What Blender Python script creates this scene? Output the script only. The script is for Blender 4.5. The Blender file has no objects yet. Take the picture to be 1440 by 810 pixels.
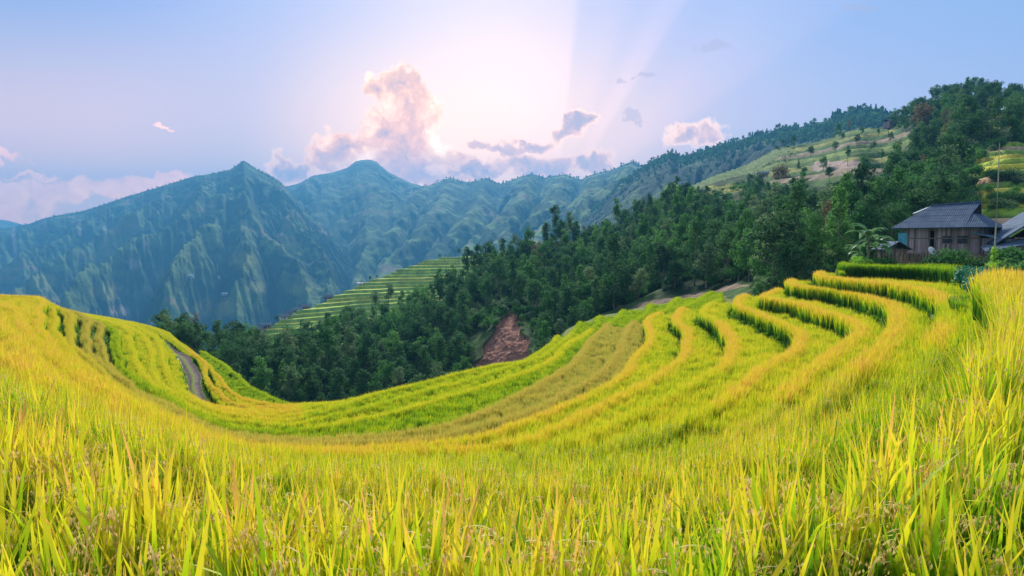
import bpy, math, random
import numpy as np
from mathutils import Vector, Matrix
R = math.radians
rng = np.random.default_rng(7)
random.seed(7)
scene = bpy.context.scene
COL = scene.collection

# ------------------------------------------------------------------ camera
F = 900.0                      # focal length in pixels of the 1440 wide photograph
HOR = 340.0                    # row of the horizon
CX, CY = 720.0, 405.0
PITCH = math.atan((CY - HOR) / F)
cam_d = bpy.data.cameras.new('camera')
cam_d.sensor_width = 36.0
cam_d.lens = 36.0 * F / 1440.0
cam_d.clip_start = 0.05
cam_d.clip_end = 60000
cam = bpy.data.objects.new('camera', cam_d)
COL.objects.link(cam)
cam.location = (0, 0, 0)       # the eye is the origin; ground lies 1.8 m below
cam.rotation_euler = (R(90) - PITCH, 0, 0)
scene.camera = cam

# ------------------------------------------------------------------ light
SUN_AZ = R(-4.0)               # measured from +Y towards +X
SUN_EL = R(33.0)
SUN_STR = 4.4
SKY_STR = 0.13
EXPOSURE = 0.72
sun_d = bpy.data.lights.new('sun', 'SUN')
sun_d.energy = SUN_STR
sun_d.angle = R(10)
sun_d.color = (1.0, 0.96, 0.87)
sun = bpy.data.objects.new('sun', sun_d)
COL.objects.link(sun)
sdir = Vector((math.sin(SUN_AZ) * math.cos(SUN_EL), math.cos(SUN_AZ) * math.cos(SUN_EL), math.sin(SUN_EL)))
sun.rotation_euler = sdir.to_track_quat('Z', 'Y').to_euler()
scene.view_settings.view_transform = 'Standard'
scene.view_settings.look = 'None'
scene.view_settings.gamma = 1
scene.view_settings.exposure = EXPOSURE
scene.view_settings.use_curve_mapping = False
scene.render.engine = 'CYCLES'
scene.cycles.max_bounces = 6
scene.cycles.diffuse_bounces = 3
scene.cycles.transmission_bounces = 3
scene.cycles.transparent_max_bounces = 4
scene.cycles.volume_bounces = 0
scene.cycles.use_denoising = True

# ------------------------------------------------------------------ node helper
class NT:
    def __init__(s, tree):
        s.t = tree; s.n = tree.nodes; s.l = tree.links
    def put(s, sock, v):
        if v is None: return
        if isinstance(v, bpy.types.NodeSocket): s.l.new(v, sock)
        else:
            if hasattr(sock, 'default_value'):
                try: sock.default_value = v
                except Exception:
                    sock.default_value = tuple(v) + (1,) if len(v) == 3 else v
    def node(s, typ, **kw):
        nd = s.n.new(typ)
        for k, v in kw.items(): setattr(nd, k, v)
        return nd
    def m(s, op, a, b=None, c=None, clamp=False):
        nd = s.node('ShaderNodeMath', operation=op, use_clamp=clamp)
        s.put(nd.inputs[0], a); s.put(nd.inputs[1], b); s.put(nd.inputs[2], c)
        return nd.outputs[0]
    def vm(s, op, a, b=None):
        nd = s.node('ShaderNodeVectorMath', operation=op)
        s.put(nd.inputs[0], a); s.put(nd.inputs[1], b)
        return nd.outputs['Value'] if op in ('DOT_PRODUCT', 'LENGTH') else nd.outputs[0]
    def comb(s, x, y, z=0.0):
        nd = s.node('ShaderNodeCombineXYZ')
        s.put(nd.inputs[0], x); s.put(nd.inputs[1], y); s.put(nd.inputs[2], z)
        return nd.outputs[0]
    def noise(s, vec, scale, detail=4, rough=0.55, dist=0.0, dim='3D'):
        nd = s.node('ShaderNodeTexNoise', noise_dimensions=dim)
        s.put(nd.inputs['Vector'], vec); s.put(nd.inputs['Scale'], scale)
        s.put(nd.inputs['Detail'], detail); s.put(nd.inputs['Roughness'], rough); s.put(nd.inputs['Distortion'], dist)
        return nd.outputs[0]
    def mix(s, f, a, b, mode='MIX', clamp=True):
        nd = s.node('ShaderNodeMix', data_type='RGBA', blend_type=mode, clamp_factor=clamp)
        s.put(nd.inputs[0], f); s.put(nd.inputs[6], a); s.put(nd.inputs[7], b)
        return nd.outputs[2]
    def ramp(s, f, stops, interp='LINEAR'):
        nd = s.node('ShaderNodeValToRGB')
        cr = nd.color_ramp; cr.interpolation = interp
        while len(cr.elements) < len(stops): cr.elements.new(0.5)
        for e, (p, c) in zip(cr.elements, stops):
            e.position = p; e.color = (c[0], c[1], c[2], 1) if not isinstance(c, (int, float)) else (c, c, c, 1)
        s.put(nd.inputs[0], f)
        return nd.outputs[0]
    def rng_(s, v, a, b, c=0.0, d=1.0, smooth=True):
        nd = s.node('ShaderNodeMapRange', interpolation_type='SMOOTHSTEP' if smooth else 'LINEAR', clamp=True)
        s.put(nd.inputs[0], v); s.put(nd.inputs[1], a); s.put(nd.inputs[2], b); s.put(nd.inputs[3], c); s.put(nd.inputs[4], d)
        return nd.outputs[0]

# ------------------------------------------------------------------ sky (world): direction based, no lens involved
world = bpy.data.worlds.new('World')
scene.world = world
world.use_nodes = True
def build_world():
    t = world.node_tree; t.nodes.clear(); g = NT(t)
    tc = g.node('ShaderNodeTexCoord').outputs['Generated']
    sep = g.node('ShaderNodeSeparateXYZ'); g.put(sep.inputs[0], tc)
    dx, dy, dz = sep.outputs
    ys = g.m('MAXIMUM', dy, 0.05)
    u = g.m('DIVIDE', dx, ys)            # tangent of azimuth and of height: +-0.8 and 0..0.38 in the photograph
    v = g.m('DIVIDE', dz, ys)
    sky = g.node('ShaderNodeTexSky', sky_type='NISHITA')
    sky.sun_disc = False; sky.sun_elevation = SUN_EL; sky.sun_rotation = SUN_AZ
    sky.altitude = 900; sky.air_density = 1.0; sky.dust_density = 1.2; sky.ozone_density = 1.5
    base = sky.outputs[0]
    K = 2.0 ** (-EXPOSURE) / SKY_STR      # colours below are the radiance wanted in the picture, undone for exposure and strength
    def c(r, gg, b, k=1.0): return (r * K * k, gg * K * k, b * K * k, 1)
    # clear evening sky: blue high up and to the sides, lavender white round the hidden sun
    au = g.m('ABSOLUTE', g.m('SUBTRACT', u, -0.02))
    side = g.rng_(g.m('ADD', au, g.m('MULTIPLY', v, 0.25)), 0.12, 0.85)
    hi = g.ramp(side, [(0.0, (0.50, 0.49, 0.70)), (0.45, (0.38, 0.44, 0.72)), (0.8, (0.225, 0.325, 0.66)), (1.0, (0.17, 0.29, 0.62))])
    lo = g.ramp(side, [(0.0, (0.60, 0.50, 0.47)), (0.4, (0.47, 0.445, 0.55)), (0.8, (0.66, 0.53, 0.55)), (1.0, (0.70, 0.54, 0.54))])
    vv = g.rng_(g.m('ADD', v, g.m('MULTIPLY', u, 0.10)), 0.04, 0.40)
    col = g.mix(vv, lo, hi)
    # right side stays blue down to the ridge
    rb = g.m('MULTIPLY', g.rng_(u, 0.15, 0.62), 0.8)
    col = g.mix(rb, col, (0.30, 0.40, 0.68, 1))
    col = g.mix(0.10, g.vm('MULTIPLY', col, (K, K, K)), base)
    # sun shafts fanning out from behind the range
    su, sv = -0.075, 0.085
    ang = g.m('ARCTAN2', g.m('SUBTRACT', u, 0.067), g.m('SUBTRACT', v, 0.05))
    rad = g.vm('LENGTH', g.comb(g.m('SUBTRACT', u, su), g.m('SUBTRACT', v, sv)))
    wob = g.m('MULTIPLY', g.m('SUBTRACT', g.noise(g.comb(ang, g.m('MULTIPLY', rad, .4)), 5.0, 3), 0.5), 0.05)
    an = g.m('ADD', ang, wob)
    def shaft(a0, a1, soft0, soft1):
        return g.m('MULTIPLY', g.rng_(an, a0 - soft0, a0 + soft0), g.rng_(an, a1 - soft1, a1 + soft1, 1.0, 0.0))
    s1 = shaft(-0.55, 0.10, 0.35, 0.028)
    s2 = shaft(0.44, 0.56, 0.05, 0.02)
    s3 = shaft(0.72, 0.97, 0.08, 0.035)
    s4 = shaft(0.22, 0.34, 0.05, 0.05)
    rays = g.m('ADD', g.m('ADD', s1, g.m('MULTIPLY', s2, 0.6)), g.m('ADD', g.m('MULTIPLY', s3, 0.42), g.m('MULTIPLY', s4, 0.15)))
    rays = g.m('MULTIPLY', rays, g.rng_(rad, 0.04, 0.55, 1.0, 0.25))
    rays = g.m('MULTIPLY', rays, g.rng_(rad, 0.55, 0.95, 1.0, 0.35))
    col = g.mix(g.m('MULTIPLY', rays, 0.62), col, c(1.08, 0.90, 1.0))
    glow = g.m('POWER', g.rng_(rad, 0.0, 0.46, 1.0, 0.0), 1.5)
    col = g.mix(g.m('MULTIPLY', glow, 0.85), col, c(1.4, 1.24, 0.95))
    # ---- clouds: soft lumps whose outline is folded by noise, each with a warm lit rim and mauve body
    p2 = g.comb(u, v)
    def n3(off, sc, det=5):
        nd = g.node('ShaderNodeTexNoise', noise_dimensions='3D'); g.put(nd.inputs['Vector'], g.vm('ADD', p2, off)); nd.inputs['Scale'].default_value = sc
        nd.inputs['Detail'].default_value = det; nd.inputs['Roughness'].default_value = 0.6
        return g.vm('SUBTRACT', nd.outputs[1], (0.5, 0.5, 0.5))
    wv = g.vm('ADD', g.vm('MULTIPLY', n3((3.1, 1.7, 0), 11.0, 3), (0.085, 0.075, 0)), g.vm('MULTIPLY', n3((9.1, 5.7, 0), 42.0, 7), (0.042, 0.042, 0)))
    pw = g.vm('ADD', p2, wv)
    sp2 = g.node('ShaderNodeSeparateXYZ'); g.put(sp2.inputs[0], pw)
    uw, vw = sp2.outputs[0], sp2.outputs[1]
    n1 = g.noise(g.vm('ADD', p2, (3.1, 1.7, 0)), 14.0, 8, 0.6, 0.4)
    n2 = g.noise(g.vm('ADD', pw, (7.7, 4.2, 0)), 38.0, 8, 0.62, 0.3)
    nn = g.m('ADD', g.m('MULTIPLY', g.m('SUBTRACT', n1, 0.5), 2.0), g.m('MULTIPLY', g.m('SUBTRACT', n2, 0.5), 1.6))
    def lump(px, py, rx, ry, rot=0.0, w=1.0):
        cu, cv = (px - CX) / F, (HOR - py) / F
        du = g.m('SUBTRACT', uw, cu); dv = g.m('SUBTRACT', vw, cv)
        cr, sr = math.cos(rot), math.sin(rot)
        a = g.m('DIVIDE', g.m('ADD', g.m('MULTIPLY', du, cr), g.m('MULTIPLY', dv, sr)), rx / F)
        b = g.m('DIVIDE', g.m('SUBTRACT', g.m('MULTIPLY', dv, cr), g.m('MULTIPLY', du, sr)), ry / F)
        r2 = g.m('ADD', g.m('MULTIPLY', a, a), g.m('MULTIPLY', b, b))
        return g.m('MULTIPLY', g.m('SUBTRACT', 1.0, r2), w)
    def union(fs):
        o = fs[0]
        for f in fs[1:]: o = g.m('SMOOTH_MAX', o, f, 0.3)
        return o
    # towering cumulus above the middle peak
    tower = union([lump(508, 205, 58, 34), lump(545, 182, 46, 46), lump(575, 160, 44, 56, 0.0), lump(560, 128, 46, 22, -0.3),
                   lump(590, 222, 60, 46), lump(600, 175, 30, 56), lump(480, 220, 46, 26), lump(640, 240, 66, 26), lump(560, 225, 90, 36)])
    low = union([lump(410, 240, 44, 18), lump(405, 225, 16, 14), lump(672, 241, 62, 17), lump(735, 232, 60, 20), lump(765, 240, 60, 18),
                 lump(833, 232, 40, 20), lump(700, 210, 45, 9, -0.3), lump(800, 182, 44, 14, 0.35), lump(742, 205, 50, 12, 0.2), lump(970, 198, 42, 21, 0.12)])
    left = union([lump(60, 275, 130, 24, 0.05), lump(180, 262, 110, 20, 0.12), lump(-60, 290, 160, 40), lump(240, 246, 30, 9),
                  lump(20, 228, 40, 8, 0.25), lump(235, 184, 12, 4), lump(60, 247, 40, 6)])
    wisps = union([lump(878, 115, 14, 6, 0.3), lump(880, 170, 16, 5, -0.4), lump(1000, 70, 30, 9, 0.4), lump(1190, 22, 30, 10, -0.3), lump(910, 105, 14, 5, 0.2)])
    def cover(f, k, soft, nz=1.0):
        return g.rng_(g.m('ADD', f, g.m('MULTIPLY', nn, nz)), k, k + soft)
    shade = g.m('ADD', g.m('MULTIPLY', n2, 0.5), g.m('MULTIPLY', g.noise(g.vm('ADD', p2, (1.3, 9.2, 0)), 17.0, 6, 0.6, 0.5), 0.9))
    # tower colours: rim nearly white, inside peach to mauve
    dens = g.m('ADD', tower, g.m('MULTIPLY', nn, 0.9))
    tcol = g.ramp(g.rng_(g.m('ADD', g.m('MULTIPLY', dens, 0.45), g.m('MULTIPLY', g.m('SUBTRACT', shade, 0.7), 1.6)), -0.15, 0.75, 0, 1, False),
                  [(0.0, (1.25, 1.2, 1.0)), (0.30, (1.0, 0.84, 0.60)), (0.58, (0.78, 0.53, 0.38)), (1.0, (0.36, 0.32, 0.40))])
    mauve = g.rng_(v, 0.155, 0.10)
    tcol = g.mix(g.m('MULTIPLY', g.m('MULTIPLY', mauve, g.rng_(dens, 0.1, 0.8)), 0.6), tcol, (0.42, 0.40, 0.56, 1))
    col = g.mix(g.m('MULTIPLY', cover(tower, 0.02, 0.35, 0.9), 0.95), col, g.vm('MULTIPLY', tcol, (K * 1.25, K * 1.25, K * 1.2)))
    ld = g.m('ADD', low, g.m('MULTIPLY', nn, 0.8))
    lcol = g.ramp(g.rng_(g.m('ADD', g.m('MULTIPLY', ld, 0.78), g.m('MULTIPLY', g.m('SUBTRACT', shade, 0.7), 0.7)), 0.0, 0.9, 0, 1, False),
                  [(0.0, (1.15, 1.06, 0.88)), (0.35, (1.0, 0.82, 0.64)), (0.65, (0.60, 0.47, 0.48)), (1.0, (0.30, 0.31, 0.43))])
    col = g.mix(g.m('MULTIPLY', cover(low, -0.1, 0.7, 1.0), 0.85), col, g.vm('MULTIPLY', lcol, (K * 1.2, K * 1.2, K * 1.15)))
    fcol = g.ramp(shade, [(0.45, (1.05, 0.70, 0.58)), (0.9, (1.5, 1.12, 0.84))])
    col = g.mix(g.m('MULTIPLY', cover(left, -0.15, 0.8, 1.0), 0.95), col, g.vm('MULTIPLY', fcol, (K, K, K)))
    col = g.mix(g.m('MULTIPLY', cover(wisps, 0.1, 0.6, 1.1), 0.5), col, c(0.42, 0.42, 0.56))
    # the low sky is seen through all of the valley air
    lowb = g.rng_(v, 0.42, 0.05)
    col = g.mix(lowb, col, g.vm('MULTIPLY', col, (1.95, 1.32, 1.0)))
    col = g.vm('MULTIPLY', col, (1.38, 1.30, 1.28))
    # behind the camera and below the horizon: plain evening air
    back = g.rng_(dy, 0.25, 0.02)
    col = g.mix(back, col, c(0.42, 0.46, 0.62))
    dn = g.rng_(dz, 0.0, -0.05)
    col = g.mix(dn, col, c(0.20, 0.24, 0.22))
    bg = g.node('ShaderNodeBackground'); g.put(bg.inputs[0], col); bg.inputs[1].default_value = SKY_STR
    out = g.node('ShaderNodeOutputWorld'); t.links.new(bg.outputs[0], out.inputs[0])
build_world()

# ------------------------------------------------------------------ placing helpers
SP, CP = math.sin(PITCH), math.cos(PITCH)
def ray(px, py):
    """world direction with unit Y for a pixel of the photograph"""
    a = (np.asarray(px, float) - CX) / F; b = (CY - np.asarray(py, float)) / F
    yy = CP + b * SP; zz = -SP + b * CP
    return a / yy, zz / yy
def PD(px, py, d):
    x, z = ray(px, py)
    return np.stack([x * d, np.ones_like(x) * d, z * d], -1)
def PZ(px, py, z):
    x, zz = ray(px, py)
    d = z / zz
    return np.stack([x * d, d, np.ones_like(x) * z], -1)
def V(px, py, d): return Vector(PD(px, py, d).tolist())

# numpy noise
_perm = np.random.default_rng(3).permutation(4096)
_grad = np.random.default_rng(4).random(4096) * 2 * math.pi
def gn(x, y):
    x = np.asarray(x, float); y = np.asarray(y, float)
    xi = np.floor(x).astype(int); yi = np.floor(y).astype(int); fx = x - xi; fy = y - yi
    def g(ix, iy):
        a = _grad[_perm[(_perm[ix & 4095] + iy) & 4095]]
        return np.cos(a) * (x - ix) + np.sin(a) * (y - iy)
    u = fx * fx * fx * (fx * (fx * 6 - 15) + 10); v = fy * fy * fy * (fy * (fy * 6 - 15) + 10)
    return ((g(xi, yi) * (1 - u) + g(xi + 1, yi) * u) * (1 - v) + (g(xi, yi + 1) * (1 - u) + g(xi + 1, yi + 1) * u) * v) * 1.5
def fbm(x, y, o=5, lac=2.03, gain=0.5):
    s = 0; a = 1.0
    for i in range(o):
        s = s + a * gn(x + 17.3 * i, y - 9.1 * i); x = x * lac; y = y * lac; a *= gain
    return s
def ridged(x, y, o=5, lac=2.05, gain=0.5):
    s = 0; a = 1.0; w = 1.0
    for i in range(o):
        n = (1 - np.abs(gn(x + 31.3 * i, y + 5.7 * i))) ** 2
        s = s + a * n * w; w = np.clip(n * 1.6, 0, 1); x = x * lac; y = y * lac; a *= gain
    return s
def smooth(a, b, x):
    t = np.clip((x - a) / (b - a), 0, 1); return t * t * (3 - 2 * t)

def tag(o, label=None, cat=None, group=None, kind=None):
    if label: o['label'] = label
    if cat: o['category'] = cat
    if group: o['group'] = group
    if kind: o['kind'] = kind
    return o
def mesh_obj(name, verts, faces, mats, parent=None, smooth_=False, link=True):
    me = bpy.data.meshes.new(name)
    me.from_pydata([tuple(v) for v in verts], [], faces)
    for m_ in (mats if isinstance(mats, (list, tuple)) else [mats]): me.materials.append(m_)
    if smooth_: me.polygons.foreach_set('use_smooth', [True] * len(me.polygons))
    o = bpy.data.objects.new(name, me)
    if link: COL.objects.link(o)
    if parent: o.parent = parent
    return o
def np_mesh(name, verts, quads, mats, smooth_=True, parent=None, link=True):
    verts = np.asarray(verts, np.float32); quads = np.asarray(quads, np.int32)
    me = bpy.data.meshes.new(name)
    me.vertices.add(len(verts)); me.vertices.foreach_set('co', verts.ravel())
    k = quads.shape[1]
    me.loops.add(quads.size); me.loops.foreach_set('vertex_index', quads.ravel())
    me.polygons.add(len(quads)); me.polygons.foreach_set('loop_start', np.arange(len(quads), dtype=np.int32) * k)
    me.polygons.foreach_set('loop_total', np.full(len(quads), k, np.int32))
    if smooth_: me.polygons.foreach_set('use_smooth', np.ones(len(quads), bool))
    for m_ in (mats if isinstance(mats, (list, tuple)) else [mats]): me.materials.append(m_)
    me.update(calc_edges=True); me.validate()
    o = bpy.data.objects.new(name, me)
    if link: COL.objects.link(o)
    if parent: o.parent = parent
    return o
def grid_quads(ni, nj):
    i, j = np.meshgrid(np.arange(ni - 1), np.arange(nj - 1), indexing='ij')
    a = (i * nj + j).ravel()
    return np.stack([a, a + nj, a + nj + 1, a + 1], -1)
def fattr(o, name, data):
    a = o.data.attributes.new(name, 'FLOAT', 'POINT'); a.data.foreach_set('value', np.asarray(data, np.float32).ravel())
def cattr(o, name, data):
    d = np.ones((len(data), 4), np.float32); d[:, :3] = data
    a = o.data.attributes.new(name, 'FLOAT_COLOR', 'POINT'); a.data.foreach_set('color', d.ravel())
def empty(name, loc, rz=0.0):
    o = bpy.data.objects.new(name, None); COL.objects.link(o); o.location = loc; o.rotation_euler = (0, 0, rz); o.empty_display_size = .3
    return o

# ------------------------------------------------------------------ materials
def new_mat(name):
    m_ = bpy.data.materials.new(name); m_.use_nodes = True
    m_.node_tree.nodes.clear(); return m_, NT(m_.node_tree)
def finish(m_, g, col, rough=0.8, bump=None, bstr=0.3, bdist=0.1, trans=0.0, spec=0.3):
    b = g.node('ShaderNodeBsdfPrincipled'); g.put(b.inputs['Base Color'], col); g.put(b.inputs['Roughness'], rough)
    b.inputs['Specular IOR Level'].default_value = spec
    if bump is not None:
        bn = g.node('ShaderNodeBump'); g.put(bn.inputs['Strength'], bstr); g.put(bn.inputs['Distance'], bdist); g.put(bn.inputs['Height'], bump)
        g.l.new(bn.outputs[0], b.inputs['Normal'])
    out = g.node('ShaderNodeOutputMaterial')
    if trans:
        tr = g.node('ShaderNodeBsdfTranslucent'); g.put(tr.inputs[0], col)
        mx = g.node('ShaderNodeMixShader'); mx.inputs[0].default_value = trans
        g.l.new(b.outputs[0], mx.inputs[1]); g.l.new(tr.outputs[0], mx.inputs[2]); g.l.new(mx.outputs[0], out.inputs[0])
    else:
        g.l.new(b.outputs[0], out.inputs[0])
    return m_
def obpos(g): return g.node('ShaderNodeTexCoord').outputs['Object']
def wpos(g): return g.node('ShaderNodeNewGeometry').outputs['Position']
def attr(g, name, typ='GEOMETRY', out='Fac'):
    a = g.node('ShaderNodeAttribute', attribute_type=typ, attribute_name=name); return a.outputs[out]
def simple_mat(name, c1, c2, scale=6.0, rough=0.8, bump=0.2, stretch=(1, 1, 1), dist=0.02):
    m_, g = new_mat(name)
    p = g.vm('MULTIPLY', obpos(g), stretch)
    n = g.noise(p, scale, 5, 0.6)
    return finish(m_, g, g.mix(g.rng_(n, 0.3, 0.7), c1 + (1,), c2 + (1,)), rough, n, bump, dist)

def surf_mat(name, scale=1.0, amp=0.5, bstr=0.6, bdist=1.0):
    """ground that takes its own colour from the vertex colours 'Col', broken up by noise of a size given in metres"""
    m_, g = new_mat(name)
    c = attr(g, 'Col', out='Color')
    p = wpos(g)
    n = g.noise(p, 1.0 / scale, 6, 0.65)
    n2 = g.noise(p, 0.23 / scale, 4, 0.6)
    k = g.m('ADD', g.m('MULTIPLY', g.m('SUBTRACT', n, 0.5), 2 * amp), g.m('ADD', 1.0, g.m('MULTIPLY', g.m('SUBTRACT', n2, 0.5), amp)))
    cc = g.vm('MULTIPLY', c, g.comb(k, k, g.m('MULTIPLY', k, 1.0)))
    return finish(m_, g, cc, 0.95, n, bstr, bdist, spec=0.1)
# ================================================================== near rice terraces
# every contour is the outer edge of one terrace (height = tops of the rice), listed from the left hill round the bowl to the right
RICE_H = 0.9
ZK = [-0.9 - 0.8 * k for k in range(21)]; ZK[20] = -17.5
# (px, py) -> on the level; (px, None, depth) -> given distance.  '|' marks keyed stations
K_ = '|'
CON = [
 # O
 [(-600,None,5),(-200,None,5),K_,(0,560),(100,585),(200,613),K_,(300,642),(400,662),K_,(600,680),(800,686),(1000,668),(1150,632),K_,(1270,585),(1340,545),(1390,505),(1411,471),(1423,440),(1409,415),(1389,389),(1410,385),(1440,384),(1600,None,20),(2200,None,22),K_,(2600,None,24),(3000,None,26)],
 # A
 [(-600,None,10),(-200,None,10),K_,(0,545),(100,575),(200,607),K_,(300,637),(400,657),K_,(600,671),(800,674),(1000,655),(1100,632),K_,(1200,600),(1280,570),(1350,540),(1386,510),(1404,487),(1416,460),(1417,437),(1411,418),(1402,403),(1388,392),(1370,385.5),(1345,380),(1300,376),(1240,374),K_,(1187,373),(1178,370),(1185,364.5),(1230,361),(1440,359),(1700,None,84),(2200,None,86)],
 # B
 [(-600,None,20),(-200,None,18),K_,(0,525),(50,548),(100,567),(200,602),K_,(300,634),(400,653),K_,(600,664),(800,666),(1000,645),(1100,618),K_,(1200,580),(1260,545),(1295,510),(1315,478),(1328,462),(1335,447),(1333,430),(1325,418),(1305,409),(1280,403.5),(1230,397),(1180,392),K_,(1155,387),(1150,381),(1165,374),(1230,368),(1440,365),(1700,None,94),(2200,None,96)],
 # C
 [(-600,None,31),(-200,None,28),K_,(0,495),(50,533),(100,557),(200,596),K_,(300,631),(400,649),K_,(600,657),(800,658),(900,650),(1000,631),K_,(1070,605),(1120,575),(1180,533),(1220,500),(1246,470),(1260,452),(1261,440),(1249,429),(1220,417),(1175,408),K_,(1117,400),(1113,394),(1140,384),(1180,377),(1440,370),(1700,None,103),(2200,None,106)],
 # D
 [(-600,None,46),(-200,None,44),(-40,None,39),K_,(0,447),(17,463),(33,487),(58,517),(100,545),(150,568),(200,590),K_,(300,628),(400,645),K_,(600,651),(800,650),(900,640),(1000,615),K_,(1057,590),(1090,565),(1127,530),(1165,500),(1190,481),(1202,467),(1198,455),(1184,447),(1153,437),(1115,425),K_,(1077,417),(1085,409),(1120,393),(1180,381),(1440,372),(1700,None,122),(2200,None,125)],
 # E
 [(-600,None,58),(-200,None,55),(-40,None,52),K_,(20,434),(27,443),(35,458),(50,472),(75,498),(100,523),(150,552),(200,577),K_,(300,624),(400,641),K_,(600,644),(750,639),(850,623),(905,606),(965,585),K_,(1015,560),(1052,538),(1075,517),(1107,499),(1125,484),(1126,472),(1115,462),(1090,450),(1065,438),K_,(1035,427),(1035,421),(1070,404),(1130,388),(1440,375),(1700,None,132),(2200,None,136)],
 # F
 [(-600,None,75),(-200,None,72),(-50,None,70),(20,415.5),K_,(53,417),(55,442),(56,462),(67,474),(83,493),(108,513),(133,530),(200,572),K_,(300,620),(400,636),K_,(600,638),(750,630),(812,615),(862,595),(920,564),K_,(965,540),(1000,520),(1024,502),(1030,487),(1025,472),(1010,455),K_,(987,442),(985,436),(1020,415),(1080,396),(1440,378),(1700,None,142),(2200,None,146)],
 # G
 [(-600,None,85),(-200,None,80),(-50,None,76),(30,419),(65,424),K_,(78,430),(78,450),(82,467),(93,483),(117,503),(142,527),(200,568),K_,(300,616),(400,631),K_,(600,631),(712,621),(755,610),(812,582),(877,552),K_,(915,532),(947,512),(962,495),(966,477),(962,465),K_,(950,452),(945,447),(975,425),(1040,402),(1440,380),(1700,None,152),(2200,None,157)],
 # H
 [(-600,None,93),(-200,None,88),(-50,None,84),(30,421),(65,427),(90,434),K_,(103,440),(102,458),(102,477),(110,489),(127,503),(150,523),(200,563),K_,(300,611),(400,626),K_,(600,622),(675,610),(725,595),(775,575),(837,546),K_,(870,527),(900,495),(915,475),K_,(912,460),(905,456),(935,433),(1000,407),(1440,383),(1700,None,160),(2200,None,165)],
 # I
 [(-600,None,101),(-200,None,96),(-50,None,91),(30,423),(80,431),(110,440),K_,(124,448),(126,467),(125,486),(133,500),(167,528),(200,558),(237,579),K_,(300,605),(400,620),(500,619),K_,(600,613),(687,591),(762,569),(812,542),K_,(857,510),(867,495),K_,(872,480),(875,470),(900,445),(960,414),(1440,386),(1700,None,166),(2200,None,170)],
 # J
 [(-600,None,109),(-200,None,104),(-50,None,98),(30,424),(100,438),(128,448),K_,(143,455),(144,470),(145,490),(153,508),(175,532),(200,552),(237,572),K_,(300,599),(400,615),(500,611),K_,(600,600),(660,584),(712,562),(750,541),K_,(795,517),(812,500),K_,(825,484),(830,476),(860,453),(920,421),(1440,388),(1700,None,174),(2200,None,178)],
 # K
 [(-600,None,118),(-200,None,112),(-50,None,106),(30,425),(120,444),(150,455),K_,(165,463),(168,487),(173,507),(192,527),(215,547),(250,568),K_,(300,589),(350,599),(400,603),(500,588),K_,(600,567),(675,542),K_,(725,527),(755,515),K_,(785,494),(790,489),(830,463),(890,428),(1440,391),(1700,None,182),(2200,None,186)],
 # L
 [(-600,None,127),(-200,None,120),(-50,None,113),(30,427),(140,448),(170,459),K_,(183,467),(189,493),(192,511),(205,530),(222,545),(250,560),K_,(300,580),(350,591),(400,595),(500,575),K_,(600,547),(662,532),K_,(700,520),(730,511),K_,(760,500),(800,472),(860,434),(1440,393),(1700,None,190),(2200,None,195)],
 # M
 [(-600,None,136),(-200,None,128),(-50,None,120),(30,428),(150,449.5),(185,460),K_,(200,470),(212,485),(214,507),(222,530),(235,543),(250,553),K_,(300,573),(350,585),(400,588),(475,571),(525,553),K_,(600,536),(640,526),K_,(675,517),(710,510),K_,(740,505),(775,481),(840,441),(1440,395),(1700,None,198),(2200,None,203)],
]
def hid(k, pts, tail):  # lower contours that run out behind the rim
    return pts + tail
for k, (L, mid) in enumerate([
 ([(-600,None,145),(-200,None,136),(-50,None,127),(30,429),(160,449),(200,462),K_,(217,473),(228,487),(232,507),(238,530),(250,547)],
  [K_,(300,569),(350,578),(400,582),(475,566.5),(525,553.8),K_,(600,537.5)]),
 ([(-600,None,155),(-200,None,145),(-50,None,135),(30,None,130),(175,452),(215,468),K_,(228,480),(237,515),(247,540),(262,554)],
  [K_,(300,567),(350,575),(400,577),(440,571),(475,566),(525,554.5),K_,(600,539)]),
 ([(-600,None,164),(-200,None,153),(-50,None,143),(30,None,138),(185,453),(225,471),K_,(236,480),(246,495),(255,509),(262,540),(275,557)],
  [K_,(300,565.5),(350,573),(400,574),(440,569),(475,565.5),(525,555.5),K_,(600,540.5)]),
 ([(-600,None,173),(-200,None,162),(-50,None,151),(30,None,146),(195,454.5),(232,473),K_,(247,483),(267,497),(280,515),(285,540),(293,558)],
  [K_,(313,569),(350,572),(400,572),(440,568),(475,565),(525,556),K_,(600,542)]),
 ([(-600,None,182),(-200,None,170),(-50,None,159),(30,None,154),(205,457),(245,478),K_,(268,493),(287,510),(293,525),(300,540),(325,562)],
  [K_,(350,568),(400,570),(440,567),(475,564.8),(525,556.6),K_,(600,543.5)]),
 ([(-600,None,190),(-200,None,178),(-50,None,167),(30,None,162),(215,459),(262,487),K_,(285,503),(300,516),(317,540),(350,561)],
  [K_,(375,566),(400,568.5),(440,566.5),(475,564.5),(525,557),K_,(600,545)]),
 ([(-600,None,200),(-200,None,188),(-50,None,176),(30,None,170),(225,461),(260,481),K_,(283,493),(307,507),(333,527),(358,547)],
  [K_,(383,558),(407,567),(440,566),(475,564.3),(525,557.5),K_,(600,547)]),
]):
    j = k + 14
    dd = [65, 69, 72.5, 76, 79, 82, 88.5][k]
    CON.append(L + mid + [(675, None, dd - 4.5), K_, (705, None, dd - 2), K_, (740, None, dd), (800, None, dd + 14), (1000, None, dd + 45), (1440, None, 200 + 5 * k), (1700, None, 206 + 5 * k), (2200, None, 212 + 5 * k)])

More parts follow.
